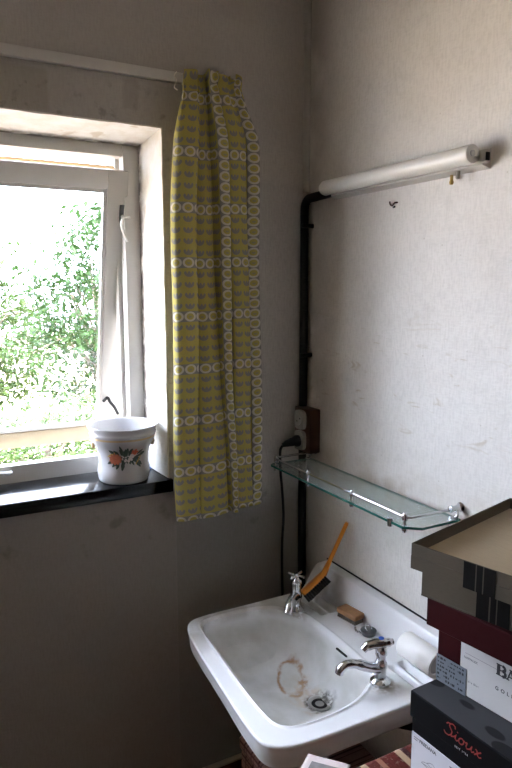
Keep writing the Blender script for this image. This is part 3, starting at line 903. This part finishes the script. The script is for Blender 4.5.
def make_basin():
    bm = NB()
    angs = [2 * PI * k / 540 for k in range(540)]
    for c in (Opoly[0], Opoly[-1]):
        angs.append(math.atan2(c.y - CEN.y, c.x - CEN.x) % (2 * PI))
    angs = sorted(angs)
    N = len(angs)
    O = [ray_hit(Opoly, a) for a in angs]; B = [ray_hit(Bpoly, a) for a in angs]
    loops = []
    def loop(pts): loops.append([bm.verts.new(p) for p in pts])
    def offs(i, k):        # point moved inward from the outline by k (not at the wall)
        o = O[i]; d = (CEN - o); d.normalize(); return o + d * k
    # underside and skirt, from below upwards
    D = Vector(DRAIN)
    under = [(.90, .590), (.70, .600), (.5, .625), (.30, .668), (.14, .690)]
    for f, z in under: loop([(*(O[i].lerp(D, f)), z) for i in range(N)])
    sk = [(.034, .690), (.025, .692), (.0215, .696), (.0205, .7035), (.0140, .7045), (.0130, .7125), (.0070, .7135), (.0052, .730), (.0032, .745), (.001, .752)]
    def wallside(i): return O[i].x > -.004
    for k, z in sk: loop([(*(O[i] if wallside(i) else offs(i, k)), z) for i in range(N)])
    # outer roll of the rim (follows the deck height)
    for k, dz in ((0, -.0055), (.0003, -.0035), (.0012, -.0017), (.0028, -.0005), (.0055, 0)):
        row = []
        for i in range(N):
            p = O[i] if wallside(i) else offs(i, k)
            row.append((p.x, p.y, BZ + deck(*O[i]) + dz))
        loop(row)
    NR = 60
    for r in range(1, NR + 1):
        t = r / NR
        row = []
        for i in range(N):
            st = O[i] if wallside(i) else offs(i, .0055)
            p = st.lerp(B[i], t)
            dist = (p - B[i]).length
            lip = .0026 * math.exp(-((dist - .010) / .0036) ** 2) - .004 * (1 - sstep(0, .006, dist))
            row.append((p.x, p.y, BZ + deck(p.x, p.y) + lip))
        loop(row)
    # bowl
    depth = .132; NBL = 34
    zb = BZ - .004
    for r in range(1, NBL + 1):
        ph = PI / 2 * r / NBL
        pfr = (1 - math.cos(ph)) ** 1.05; zf = math.sin(ph) ** .78
        row = []
        for i in range(N):
            p = B[i].lerp(D, min(pfr, 1) * .92)
            row.append((p.x, p.y, zb - depth * zf - .006 * sstep(.6, 1, pfr)))
        loop(row)
    for a, b in zip(loops, loops[1:]):
        for i in range(N):
            bm.faces.new([a[i], a[(i + 1) % N], b[(i + 1) % N], b[i]])
    bm.faces.new(loops[0]); bm.faces.new(loops[-1])
    bmesh.ops.recalc_face_normals(bm, faces=bm.faces)
    return bm
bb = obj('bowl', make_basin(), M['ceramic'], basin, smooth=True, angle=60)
DZ = BZ - .004 - .132 - .006
lathe('drain', [(.030, .0005), (.031, .004), (.027, .005), (.022, .002), (.020, .0012), (0, .0012)], M['steel'], basin, 28, (*DRAIN, DZ))
lathe('drain_grate', [(.0205, .0018), (.0195, .0024), (.0125, .0024), (.0115, .0016)], M['dark'], basin, 28, (*DRAIN, DZ))
lathe('trap', [(0, 0), (.028, .001), (.031, .02), (.031, .06), (.018, .066), (.018, .095)], M['black_pipe'], basin, 20, (*DRAIN, DZ - .115))
tube('waste_pipe', [(DRAIN[0], DRAIN[1], DZ - .07), (-.12, DRAIN[1], DZ - .07), (-.001, DRAIN[1], DZ - .07)], .016, M['black_pipe'], basin, 12)
for y in (-.25, -.60):
    bm = NB(); add_prism(bm, [(-.001, .66), (-.14, .640), (-.14, .628), (-.03, .57), (-.001, .50)], lambda a, b, t: (a, t, b), y - .006, y + .006); obj('bracket', bm, M['black_pipe'], basin)
tube('wall_joint', [(-.002, -.138, .8385), (-.002, -.42, .8395), (-.002, -.707, .8385)], .0026, M['dark'], basin, 8)
# overflow slot on the back of the bowl
bm = add_box(NB(), (-.0035, -.022, -.0026), (.0035, .022, .0026), .002)
bmesh.ops.transform(bm, matrix=Matrix.Translation((-.1705, -.445, .741)) @ Matrix.Rotation(.5, 4, 'Y'), verts=bm.verts)
obj('overflow_slot', bm, M['dark'], basin)

# taps (parts of the basin, each with its own spout and handle)
t1 = Vector((-.172, -.232, BZ))
tapA = lathe('tap', [(0, -.003), (.020, -.003), (.021, .002), (.018, .006), (.0145, .010), (.0135, .030), (.0160, .034), (.0162, .048), (.0140, .054), (.0128, .074), (.0145, .077), (.0145, .083), (.0080, .088), (.0052, .098), (.0065, .100), (.0065, .106), (0, .108)], M['chrome'], basin, 24, t1)
obj('spout', add_tube(NB(), smooth_path([t1 + Vector((.004, 0, .040)), t1 + Vector((-.018, -.014, .043)), t1 + Vector((-.040, -.033, .038)), t1 + Vector((-.054, -.044, .020))], 5), [.0140] * 6 + [.0135] * 5 + [.0135, .0130, .0125, .0125, .0130], 16), M['chrome'], tapA, smooth=True)
bm = NB()
for a in (.45, .45 + PI / 2):
    d = Vector((math.cos(a), math.sin(a), 0)); c = t1 + Vector((0, 0, .103))
    add_tube(bm, [c - d * .027 - Vector((0, 0, .003)), c - d * .024 - Vector((0, 0, .001)), c, c + d * .024 - Vector((0, 0, .001)), c + d * .027 - Vector((0, 0, .003))], [.0022, .0042, .0036, .0042, .0022], 10)
obj('cross_handle', bm, M['chrome'], tapA, smooth=True)
t2 = Vector((-.186, -.614, BZ))
tapB = lathe('tap', [(0, -.003), (.0225, -.003), (.0240, .001), (.0235, .007), (.0190, .011), (.0140, .014), (.0120, .020), (.0128, .034), (.0140, .040), (.0140, .050), (.0115, .055), (.0108, .066), (.0135, .070), (.0140, .082), (.0110, .090), (0, .091)], M['chrome'], basin, 24, t2)
obj('spout', add_tube(NB(), smooth_path([t2 + Vector((.002, 0, .036)), t2 + Vector((-.026, .004, .043)), t2 + Vector((-.060, .010, .058)), t2 + Vector((-.084, .013, .063)), t2 + Vector((-.099, .016, .056)), t2 + Vector((-.104, .017, .044))], 5), [.0125] * 5 + [.0115] * 5 + [.0100] * 5 + [.0095] * 5 + [.0098] * 6, 16), M['chrome'], tapB, smooth=True)
bm = NB()
c = t2 + Vector((0, 0, .092))
add_tube(bm, smooth_path([c + Vector((.026, -.009, .006)), c + Vector((.010, -.003, .005)), c + Vector((-.012, .006, .004)), c + Vector((-.030, .013, -.001)), c + Vector((-.039, .016, -.009))], 4), [.0070] * 2 + [.0095] * 3 + [.0120] * 4 + [.0105] * 4 + [.0085] * 3 + [.0080], 14)
obj('lever_handle', bm, M['chrome'], tapB, smooth=True)
lathe('cold_mark', [(.0062, 0), (.0062, .0016), (.005, .0022), (0, .0024)], M['blue'], tapB, 16, c + Vector((0, .001, .0158)))

# ------------------------------------------------------------------ things on the basin
def frame_matrix(o, xa, ya):
    xa = Vector(xa).normalized(); ya = Vector(ya); ya = (ya - xa * ya.dot(xa)).normalized(); za = xa.cross(ya)
    m = Matrix((xa, ya, za)).transposed().to_4x4(); m.translation = Vector(o); return m
# long brush: head in the soap dish, handle leaning on the wall
brush = tag(empty('hand_brush', (-.11, -.19, .762)), 'orange wooden hand brush with black bristles leaning against the wall on the basin', 'brush')
A = Vector((-.142, -.222, .798)); Bp = Vector((-.082, -.236, .848)); Cp = Vector((-.012, -.246, .990))
bm = NB()
path = [A - (Bp - A).normalized() * .004, A, A.lerp(Bp, .3), A.lerp(Bp, .7), Bp, Bp.lerp(Cp, .10), Bp.lerp(Cp, .22), Bp.lerp(Cp, .45), Bp.lerp(Cp, .75), Bp.lerp(Cp, .95), Cp]
hw = [.018, .023, .026, .025, .020, .015, .0115, .0105, .0110, .0110, .0070]
th = [.006, .0095, .010, .010, .0095, .008, .0065, .006, .006, .006, .004]
sidev = Vector((.62, .75, -.25))
secs = []
for i, p in enumerate(path):
    d = (path[min(i + 1, len(path) - 1)] - path[max(i - 1, 0)]).normalized()
    s = (sidev - d * sidev.dot(d)).normalized(); n = d.cross(s)
    ring = []
    for k in range(12):
        a = 2 * PI * k / 12
        cx = math.copysign(abs(math.cos(a)) ** .6, math.cos(a)); sy = math.copysign(abs(math.sin(a)) ** .6, math.sin(a))
        ring.append(bm.verts.new(p + s * hw[i] * cx + n * th[i] * sy))
    secs.append(ring)
for a, b in zip(secs, secs[1:]):
    for k in range(12): bm.faces.new([a[k], a[(k + 1) % 12], b[(k + 1) % 12], b[k]])
bm.faces.new(secs[0][::-1]); bm.faces.new(secs[-1])
bmesh.ops.recalc_face_normals(bm, faces=bm.faces)
obj('wooden_back', bm, M['orange_wood'], brush, smooth=True, angle=40)
dA = (Bp - A).normalized(); sA = (sidev - dA * sidev.dot(dA)).normalized(); nA = dA.cross(sA)
if nA.z > 0: nA = -nA
bm = NB()
rr = random.Random(5)
for i in range(11):
    for j in range(5):
        base = A.lerp(Bp, -.02 + .095 * i) + sA * (.017 * (j - 2) / 2) + nA * .006
        tip = base + nA * .022 + (dA * rr.uniform(-.1, .1) + sA * (.15 * (j - 2) + rr.uniform(-.2, .2))) * .012
        add_tube(bm, [base, base.lerp(tip, .6), tip], [.0032, .0038, .0042], 6)
obj('bristles', bm, M['bristle'], brush, smooth=True)
# nail brush
nb = tag(empty('nail_brush', (-.062, -.36, .764), 0), 'small brown wooden nail brush lying bristles down on the basin ledge', 'brush')
mt = Matrix.Translation((-.073, -.350, BZ + .001)) @ Matrix.Rotation(math.radians(8), 4, 'Z')
bm = add_box(NB(), (-.019, -.036, .011), (.019, .036, .027), .005, 3); bmesh.ops.transform(bm, matrix=mt, verts=bm.verts)
obj('wooden_back', bm, M['soap_wood'], nb, smooth=True)
bm = NB()
for i in range(5):
    for j in range(10):
        add_tube(bm, [(-.013 + .0065 * i, -.030 + .0067 * j, .012), (-.014 + .007 * i, -.031 + .0069 * j, 0)], [.0026, .0032], 6)
bmesh.ops.transform(bm, matrix=mt, verts=bm.verts)
obj('bristles', bm, M['pale_bristle'], nb, smooth=True)
# plug with ball chain
pl = tag(empty('basin_plug', (-.105, -.425, .764)), 'small metal basin plug with a ring lying beside the nail brush', 'plug')
pc = Vector((-.080, -.437, BZ + .001))
lathe('stopper', [(0, 0), (.017, .0005), (.019, .004), (.020, .010), (.021, .0125), (.018, .0145), (.006, .0155), (0, .0155)], M['dark_steel'], pl, 24, pc)
tube('ring', [pc + Vector((.009 * math.cos(a), .009 * math.sin(a) * .8, .018 + .006 * math.sin(a))) for a in [2 * PI * k / 16 for k in range(16)]], .0014, M['chrome'], pl, 8, closed=True)
bm = NB()
for k in range(9):
    p = pc + Vector((-.016 - .005 * math.sin(k * .5), .012 + .0058 * k * .6, .0035 + .002 * (k % 2)))
    t = NB(); bmesh.ops.create_icosphere(t, subdivisions=1, radius=.0034); merge(bm, t, m=Matrix.Translation(p))
obj('ball_chain', bm, M['chrome'], pl, smooth=True)
# white roll lying along the ledge
ro = tag(empty('paper_roll', (-.085, -.62, .79)), 'plain white cylindrical roll lying on the basin ledge against the boxes', 'roll')
ra = Vector((-.078, -.574, .806)); rb = Vector((-.078, -.684, .806))
mr = frame_matrix(ra, (rb - ra), (0, 0, 1))
bm = add_lathe(NB(), [(.024, 0), (.0295, .0005), (.031, .003), (.031, .107), (.0295, .110), (.024, .110), (.0225, .107), (.0225, .003), (.024, 0)], 32, (0, 0, 0), 'X'); bmesh.ops.transform(bm, matrix=mr, verts=bm.verts)
obj('wrapper', bm, M['roll_white'], ro, smooth=True)
bm = add_lathe(NB(), [(0, .010), (.0225, .010), (.0225, .100), (0, .100)], 24, (0, 0, 0), 'X'); bmesh.ops.transform(bm, matrix=mr, verts=bm.verts)
obj('core', bm, M['label_white'], ro, smooth=True)

# ------------------------------------------------------------------ side table, runner, leaflet
TZ = .796
tab = tag(empty('side_table', (-.30, -1.22, 0)), 'low dark wooden side table carrying the stack of boxes', 'table')
tx0, tx1, ty0, ty1 = -.600, -.040, -1.60, -.842
box('table_top', (tx0, ty0, TZ - .030), (tx1, ty1, TZ - .004), M['brown_wood'], tab, bevel=.004)
for x in (tx0 + .03, tx1 - .03):
    for y in (ty0 + .03, ty1 - .03):
        box('leg', (x - .02, y - .02, 0), (x + .02, y + .02, TZ - .030), M['brown_wood'], tab, bevel=.003)
for (lo, hi) in (((tx0 + .05, ty1 - .04, TZ - .09), (tx1 - .05, ty1 - .025, TZ - .03)), ((tx0 + .05, ty0 + .025, TZ - .09), (tx1 - .05, ty0 + .04, TZ - .03))):
    box('apron', lo, hi, M['brown_wood'], tab)
bm = NB()
NXR = 60
rows = []
for j, (y, z) in enumerate([(ty1 + .006, TZ - .050), (ty1 + .006, TZ - .004), (ty1 + .003, TZ + .0025), (ty1 - .004, TZ + .004), (-1.0, TZ + .0035), (-1.3, TZ + .0035), (ty0 + .01, TZ + .0035)]):
    rows.append([bm.verts.new((tx0 - .004 + (tx1 - tx0) * i / NXR, y + (.002 * mnoise.noise(Vector((i * .4, 0, 0))) if j < 3 else 0), z + .0008 * mnoise.noise(Vector((i * .5, y * 9, 0))))) for i in range(NXR + 1)])
for a, b in zip(rows, rows[1:]):
    for i in range(NXR): bm.faces.new([a[i], b[i], b[i + 1], a[i + 1]])
bmesh.ops.recalc_face_normals(bm, faces=bm.faces)
run = tag(obj('table_runner', bm, M['stripes'], smooth=True, angle=60), 'red and cream striped woven runner spread over the side table', 'runner')
sd = run.modifiers.new('thickness', 'SOLIDIFY'); sd.thickness = .003; sd.offset = -1
# leaflet: slightly curled sheet with a printed picture
lf = tag(empty('leaflet', (-.522, -.848, TZ + .006), math.radians(-55)), 'pale pink printed leaflet lying on the striped runner', 'leaflet')
def sheet(x0, x1, y0, y1, dz, nx=14, ny=14):
    bm = NB(); R = []
    for j in range(ny + 1):
        y = y0 + (y1 - y0) * j / ny
        R.append([bm.verts.new((x0 + (x1 - x0) * i / nx, y, dz + .010 * max(0, y / .08) ** 2 * .3 + .003 * math.sin((x0 + (x1 - x0) * i / nx) * 30))) for i in range(nx + 1)])
    for a, b in zip(R, R[1:]):
        for i in range(nx): bm.faces.new([a[i], a[i + 1], b[i + 1], b[i]])
    return bm
pk = simple('pinkish_print_paper', (.62, .53, .51), .6, var=.06)
s1 = obj('page', sheet(-.040, .040, -.070, .070, .004), pk, lf, local=True, smooth=True)
s1.modifiers.new('thickness', 'SOLIDIFY').thickness = .0006
obj('printed_picture', sheet(-.027, .027, -.030, .054, .0052), simple('grey_print', (.22, .20, .20), .6, var=.6, scale=45), lf, local=True, smooth=True)

# ------------------------------------------------------------------ stack of boxes (each: empty at its far left corner; local x towards the wall, local -y towards the camera)
def bx_part(name, x0, x1, y0, y1, z0, z1, mat, par, bevel=.0015):
    return obj(name, add_box(NB(), (x0, y0, z0), (x1, y1, z1), bevel, 1), mat, par, local=True, smooth=False)
def strokes(bm, segs, w, a0, b0, sc, x):
    """flat lettering on a box front: segs = polylines in letter units; a runs towards the camera, b up"""
    for pts in segs:
        P2 = [Vector((p[0], p[1])) for p in pts]
        ww = w
        L, Rr = [], []
        for i, p in enumerate(P2):
            d = (P2[min(i + 1, len(P2) - 1)] - P2[max(i - 1, 0)]).normalized()
            n = Vector((-d.y, d.x)) * ww / 2
            L.append(p + n); Rr.append(p - n)
        vl = [bm.verts.new((x, -(a0 + q.x * sc), b0 + q.y * sc)) for q in L]
        vr = [bm.verts.new((x, -(a0 + q.x * sc), b0 + q.y * sc)) for q in Rr]
        for i in range(len(P2) - 1): bm.faces.new([vl[i], vl[i + 1], vr[i + 1], vr[i]])
def text_mesh(name, body, size, a, b, x, mat, par, spacing=1.0, shear=0.0):
    cu = bpy.data.curves.new(name, 'FONT'); cu.body = body; cu.size = size; cu.space_character = spacing; cu.shear = shear; cu.offset = size * .03
    to = bpy.data.objects.new('tmp_text', cu); COL.objects.link(to)
    dg = bpy.context.evaluated_depsgraph_get(); dg.update()
    me = bpy.data.meshes.new_from_object(to.evaluated_get(dg))
    bpy.data.objects.remove(to); bpy.data.curves.remove(cu)
    bm = NB(); bm.from_mesh(me); bpy.data.meshes.remove(me)
    for v in bm.verts: v.co = Vector((x, -(a + v.co.x), b + v.co.y))
    return obj(name, bm, mat, par, local=True)

# black box
KZ1 = .965
KB = empty('black_shoe_box', (-.3625, -.900, TZ + .004), math.radians(3))
tag(KB, 'black lidded shoe box with red script lettering, lowest of the stack', 'box')
H = KZ1 - TZ - .004
bx_part('box_body', .003, .300, -.357, -.003, 0, H - .004, M['black_card'], KB)
bm = add_box(NB(), (0, -.360, H - .048), (.303, 0, H), .0015, 1)
lid = obj('lid', bm, M['black_card'], KB, local=True)
WLOC[lid.name] = wmat(KB) @ Matrix.Translation(lid.location)
bm = NB(); add_prism(bm, [(.002, -.358), (.301, -.358), (.301, -.002), (.002, -.002)], lambda a, b, t: (a, b, t), H, H + .0008); obj('leaf_print_top', bm, M['leaf_card'], KB, local=True)
bx_part('paper_label', .0018, .003, -.250, -.006, .020, H - .074, M['label_lilac'], KB, 0)
text_mesh('label_print', 'FREDANA', .0085, .0235, H - .0850, .0016, M['ink'], KB)
bm = NB()
add = [[(0, 0), (.3, .25), (.8, .4), (1.3, .75), (1.8, .85), (2.2, .55), (2.7, .40), (3.3, .05), (3.4, -.1), (2.5, -.2), (1.2, -.15), (0, 0)], [(.9, .42), (1.5, .30), (2.2, .50)], [(.2, -.02), (1.2, .12), (3.2, .0)]]
strokes(bm, add, .07, .030, H - .118, .014, .0016)
strokes(bm, [[(0, 0), (.012, 0)], [(0, -.004), (.009, -.004)]], .0016, .0105, H - .081, 1, .0016)
strokes(bm, [[(0, 0), (.010, 0)], [(.002, -.005), (.012, -.005)]], .0024, .090, H - .085, 1, .0016)
obj('label_drawing', bm, M['ink_grey'], KB, local=True)
# script lettering on the lid edge
def arc(cx, cy, rx, ry, a0, a1, n=10): return [(cx + rx * math.cos(math.radians(a0 + (a1 - a0) * k / n)), cy + ry * math.sin(math.radians(a0 + (a1 - a0) * k / n))) for k in range(n + 1)]
def sl(p, k=.25): return [(x + k * y, y) for x, y in p]
sioux = [sl([(.95, 1.75), (.80, 2.15), (.35, 2.30), (-.10, 2.10), (-.15, 1.70), (.20, 1.35), (.55, 1.0), (.55, .45), (.15, .05), (-.45, .05), (-.85, .40)]), sl([(-.75, 1.75), (-.5, 2.05), (-.1, 2.1)]),
         sl([(.55, .15), (1.1, .45), (1.35, 1.05), (1.35, .25), (1.65, .05), (2.0, .35)]), sl([(1.42, 1.45), (1.50, 1.6)]),
         sl(arc(2.45, .52, .45, .50, 60, 420, 14)), sl([(2.75, .95), (3.2, .80), (3.45, 1.0)]),
         sl([(3.45, 1.0), (3.40, .3), (3.65, .02), (4.1, .25), (4.35, 1.0), (4.32, .3), (4.5, .03), (4.9, .35)]),
         sl([(4.95, 1.0), (5.25, .85), (5.55, .2), (5.85, .02), (6.2, .25)]), sl([(5.95, 1.02), (5.5, .6), (5.0, .0)])]
bm = NB(); strokes(bm, [[tuple(q) for q in smooth_path([(a, b, 0) for a, b in s_], 4)] if len(s_) > 3 else s_ for s_ in [[(p[0], p[1]) for p in s] for s in sioux]] if False else sioux, .22, .0850, H - .0305, .0106, -.0004)
obj('red_script', bm, M['red_ink'], KB, local=True)
text_mesh('silver_print', 'SEIT 1954', .0048, .100, H - .0420, -.0004, M['silver_ink'], KB, 1.35)

# red box
RB = empty('oxblood_shoe_box', (-.301, -.898, KZ1 + .0008), math.radians(7))
tag(RB, 'dark oxblood shoe box with a large white label, on top of the black box', 'box')
RH = .120
bx_part('box_body', 0, .255, -.330, 0, 0, RH, M['red_card'], RB)
bx_part('box_flange', -.003, .258, -.333, .003, RH - .008, RH, M['red_card'], RB)
bm = add_box(NB(), (0, 0, 0), (.300, .345, .050), .0015, 1)
bmesh.ops.transform(bm, matrix=Matrix.Translation((-.034, -.352, RH)) @ Matrix.Rotation(math.radians(1.5), 4, 'Z'), verts=bm.verts)
obj('lid', bm, M['red_card'], RB, local=True)
bx_part('paper_label', -.0012, 0, -.320, -.049, .003, RH - .012, M['label_white'], RB, 0)
bm = NB(); strokes(bm, [[(.058, .0785), (.31, .0785)]], .0007, 0, 0, 1, -.0015); obj('label_rule', bm, M['ink_grey'], RB, local=True)
bars = {'B': ([[(.22, 0), (.22, 1)], ], [[(0, .04), (.62, .04)], [(0, .96), (.62, .96)], [(.2, .52), (.62, .52)]], [arc(.58, .74, .24, .22, -90, 90, 8), arc(.60, .28, .28, .24, -90, 90, 8)])}
bm = NB()
a0, b0, sc = .1170, .0705, .0190
strokes(bm, bars['B'][0], .32, a0, b0, sc, -.0016); strokes(bm, bars['B'][1], .11, a0, b0, sc, -.0016); strokes(bm, bars['B'][2], .27, a0, b0, sc, -.0016)
a1 = a0 + .0172
strokes(bm, [[(.16, 0), (.48, 1.0)]], .13, a1, b0, sc, -.0016); strokes(bm, [[(.48, 1.0), (.86, 0)]], .26, a1, b0, sc, -.0016)
strokes(bm, [[(.26, .32), (.74, .32)], [(0, .05), (.36, .05)], [(.62, .05), (1.08, .05)], [(.30, .95), (.60, .95)]], .11, a1, b0, sc, -.0016)
a2 = a1 + .0212
strokes(bm, [[(.22, 0), (.22, 1)]], .26, a2, b0, sc, -.0016); strokes(bm, [[(0, .04), (.46, .04)], [(0, .96), (.62, .96)], [(.2, .50), (.62, .50)], [(.74, .05), (1.06, .05)]], .11, a2, b0, sc, -.0016)
strokes(bm, [arc(.58, .73, .25, .23, -90, 90, 8), [(.52, .48), (.86, .04)]], .22, a2, b0, sc, -.0016)
obj('label_title', bm, M['ink'], RB, local=True)
text_mesh('label_subtitle', 'GOLE', .0085, .1170, .0440, -.0016, M['ink'], RB, 1.9)
text_mesh('small_print', 'NAPPALEX', .0055, .0560, .0690, -.0016, M['ink_grey'], RB, 1.0)
text_mesh('small_print', 'des Blue', .0052, .0660, .0290, -.0016, M['ink_grey'], RB, 1.2)
bx_part('price_sticker', -.0020, -.0012, -.0625, -.0005, .001, .050, M['sticker'], RB, 0)
bm = NB(); rr = random.Random(11)
for r_ in range(6):
    b = .045 - r_ * .0075; a = .003
    while a < .056:
        wdt = rr.uniform(.0015, .006)
        if rr.random() < .78: strokes(bm, [[(a, b), (min(a + wdt, .060), b)]], rr.choice((.0022, .0032, .0044)), 0, 0, 1, -.0022)
        a += wdt + rr.uniform(.0008, .003)
obj('sticker_print', bm, M['ink'], RB, local=True)

# two brown trays
def tray(name, corner, rot, depth, length, height, bands, label, floor_z):
    E = empty(name, corner, math.radians(rot)); tag(E, label, 'box')
    t = .0025
    bm = NB(); add_prism(bm, [(0, 0), (depth, 0), (depth, -length), (0, -length)], lambda a, b, t_: (a, b, t_), 0, floor_z)
    obj('tray_base', bm, [M['brown_card']], E, local=True)
    bm = NB(); add_prism(bm, [(t, -t), (depth - t, -t), (depth - t, -length + t), (t, -length + t)], lambda a, b, t_: (a, b, t_), floor_z, floor_z + .0008)
    obj('tray_lining', bm, M['brown_inner'], E, local=True)
    for nm, lo, hi in (('side_wall', (0, -length, floor_z), (t, 0, height)), ('side_wall', (depth - t, -length, floor_z), (depth, 0, height)),
                       ('side_wall', (t, -t, floor_z), (depth - t, 0, height)), ('side_wall', (t, -length, floor_z), (depth - t, -length + t, height))):
        obj(nm, add_box(NB(), lo, hi, .0008, 1), M['brown_card'], E, local=True)
    for a, b, m in bands:
        bx_part('printed_band', -.0006, .0002, -b, -a, .0002, height - .0004, M[m], E, 0)
    return E
tray('shallow_brown_box', (-.3485, -.902, KZ1 + .0008 + RH + .050), 14, .275, .335, .052,
     [(.100, .121, 'dark_band'), (.121, .1235, 'thin_line'), (.1235, .133, 'dark_band'), (.133, .135, 'thin_line'), (.135, .155, 'dark_band')],
     'taupe brown box tray with dark bands, lower of the two brown trays', .0025)
tray('shallow_brown_box', (-.3715, -.899, KZ1 + .0008 + RH + .1025), 14, .345, .350, .044,
     [(.096, .116, 'dark_band'), (.116, .118, 'thin_line'), (.118, .128, 'dark_band'), (.128, .130, 'thin_line'), (.130, .149, 'dark_band')],
     'taupe brown upturned box lid with sand lining on top of the stack', .022)

# ------------------------------------------------------------------ plaid hamper under the basin
hm = tag(empty('plaid_hamper', (-.20, -.34, 0)), 'red and pink plaid covered hamper on the floor under the basin', 'hamper')
box('hamper_body', (-.335, -.50, 0), (-.06, -.205, .375), M['plaid'], hm, bevel=.008)
box('hamper_lid', (-.340, -.505, .375), (-.055, -.200, .412), M['plaid'], hm, bevel=.010)

# ------------------------------------------------------------------ garden
tag(box('garden_ground', (-14, T, -.45), (14, 30, -.40), M['grass']), kind='structure')
def tree(name, loc, zc, rx, rz, n, size, label, mat, seed, trunk=True, group=None):
    rr = random.Random(seed)
    E = empty(name, (loc[0], loc[1], -.40)); tag(E, label, 'tree' if trunk else 'bush', group)
    V, F = [], []
    clumps = []
    for k in range(int(n / 70)):
        while True:
            q = Vector((rr.uniform(-1, 1), rr.uniform(-1, 1), rr.uniform(-1, 1)))
            if .25 < q.length < 1: break
        clumps.append(Vector((q.x * rx, q.y * rx, q.z * rz)))
    for k in range(n):
        c = rr.choice(clumps)
        g = .09 * rx + .05
        p = c + Vector((rr.gauss(0, g), rr.gauss(0, g), rr.gauss(0, g * .55)))
        u = Vector((rr.gauss(0, 1), rr.gauss(0, 1), rr.gauss(-.2, .6))).normalized()
        w = u.cross(Vector((rr.gauss(0, .5), rr.gauss(0, .5), 1))).normalized(); nn = u.cross(w)
        s = size * rr.uniform(.6, 1.25)
        p += Vector((0, 0, zc + .40))
        b = len(V)
        V += [p - u * s, p + w * s * .42 - u * s * .1 + nn * s * .12, p + u * s, p - w * s * .42 - u * s * .1 + nn * s * .12]
        F += [(b, b + 1, b + 2), (b, b + 2, b + 3)]
    me = bpy.data.meshes.new('foliage'); me.from_pydata(V, [], F); me.materials.append(mat)
    o = bpy.data.objects.new('foliage', me); COL.objects.link(o); o.parent = E; o['kind'] = 'stuff'
    WLOC[o.name] = wmat(E)
    bm = NB()
    top = Vector((0, 0, zc + .40))
    add_tube(bm, [(0, 0, 0), (rx * .03, 0, (zc + .4 - rz * .5) * .6), (0, rx * .04, zc + .4 - rz * .2), (rx * .05, 0, zc + .4 + rz * .5)], [.055 * rx + .02, .045 * rx + .015, .03 * rx + .01, .008], 9)
    for c in clumps[::3]:
        add_tube(bm, [Vector((0, 0, max(.1, zc + .4 - rz * .4 + c.z * .3))), top + c * .55, top + c], [.018, .010, .004], 6)
    obj('trunk' if trunk else 'stems', bm, M['bark'], E, local=True, smooth=True)
    return E
tree('garden_tree', (.60, 4.6), 1.35, .80, 1.05, 8000, .040, 'leafy green tree in the garden rising behind the sash stile', M['leaf_a'], 2)
tree('garden_tree', (-.35, 7.2), 1.15, 1.15, 1.10, 7000, .052, 'low yellowish green tree further back in the garden', M['leaf_b'], 4)
tree('garden_bush', (-.30, 2.75), .40, .75, .52, 7000, .030, 'low bright bush just outside below the window', M['leaf_b'], 6, trunk=False)
tree('garden_tree', (2.3, 6.8), 2.0, 1.2, 1.5, 2600, .075, 'tall green garden tree with the largest leaves beyond the curtain', M['leaf_a'], 8)
tree('garden_tree', (-3.2, 7.5), 1.9, 1.3, 1.5, 2600, .080, 'broad green tree standing apart in the open garden', M['leaf_a'], 9)
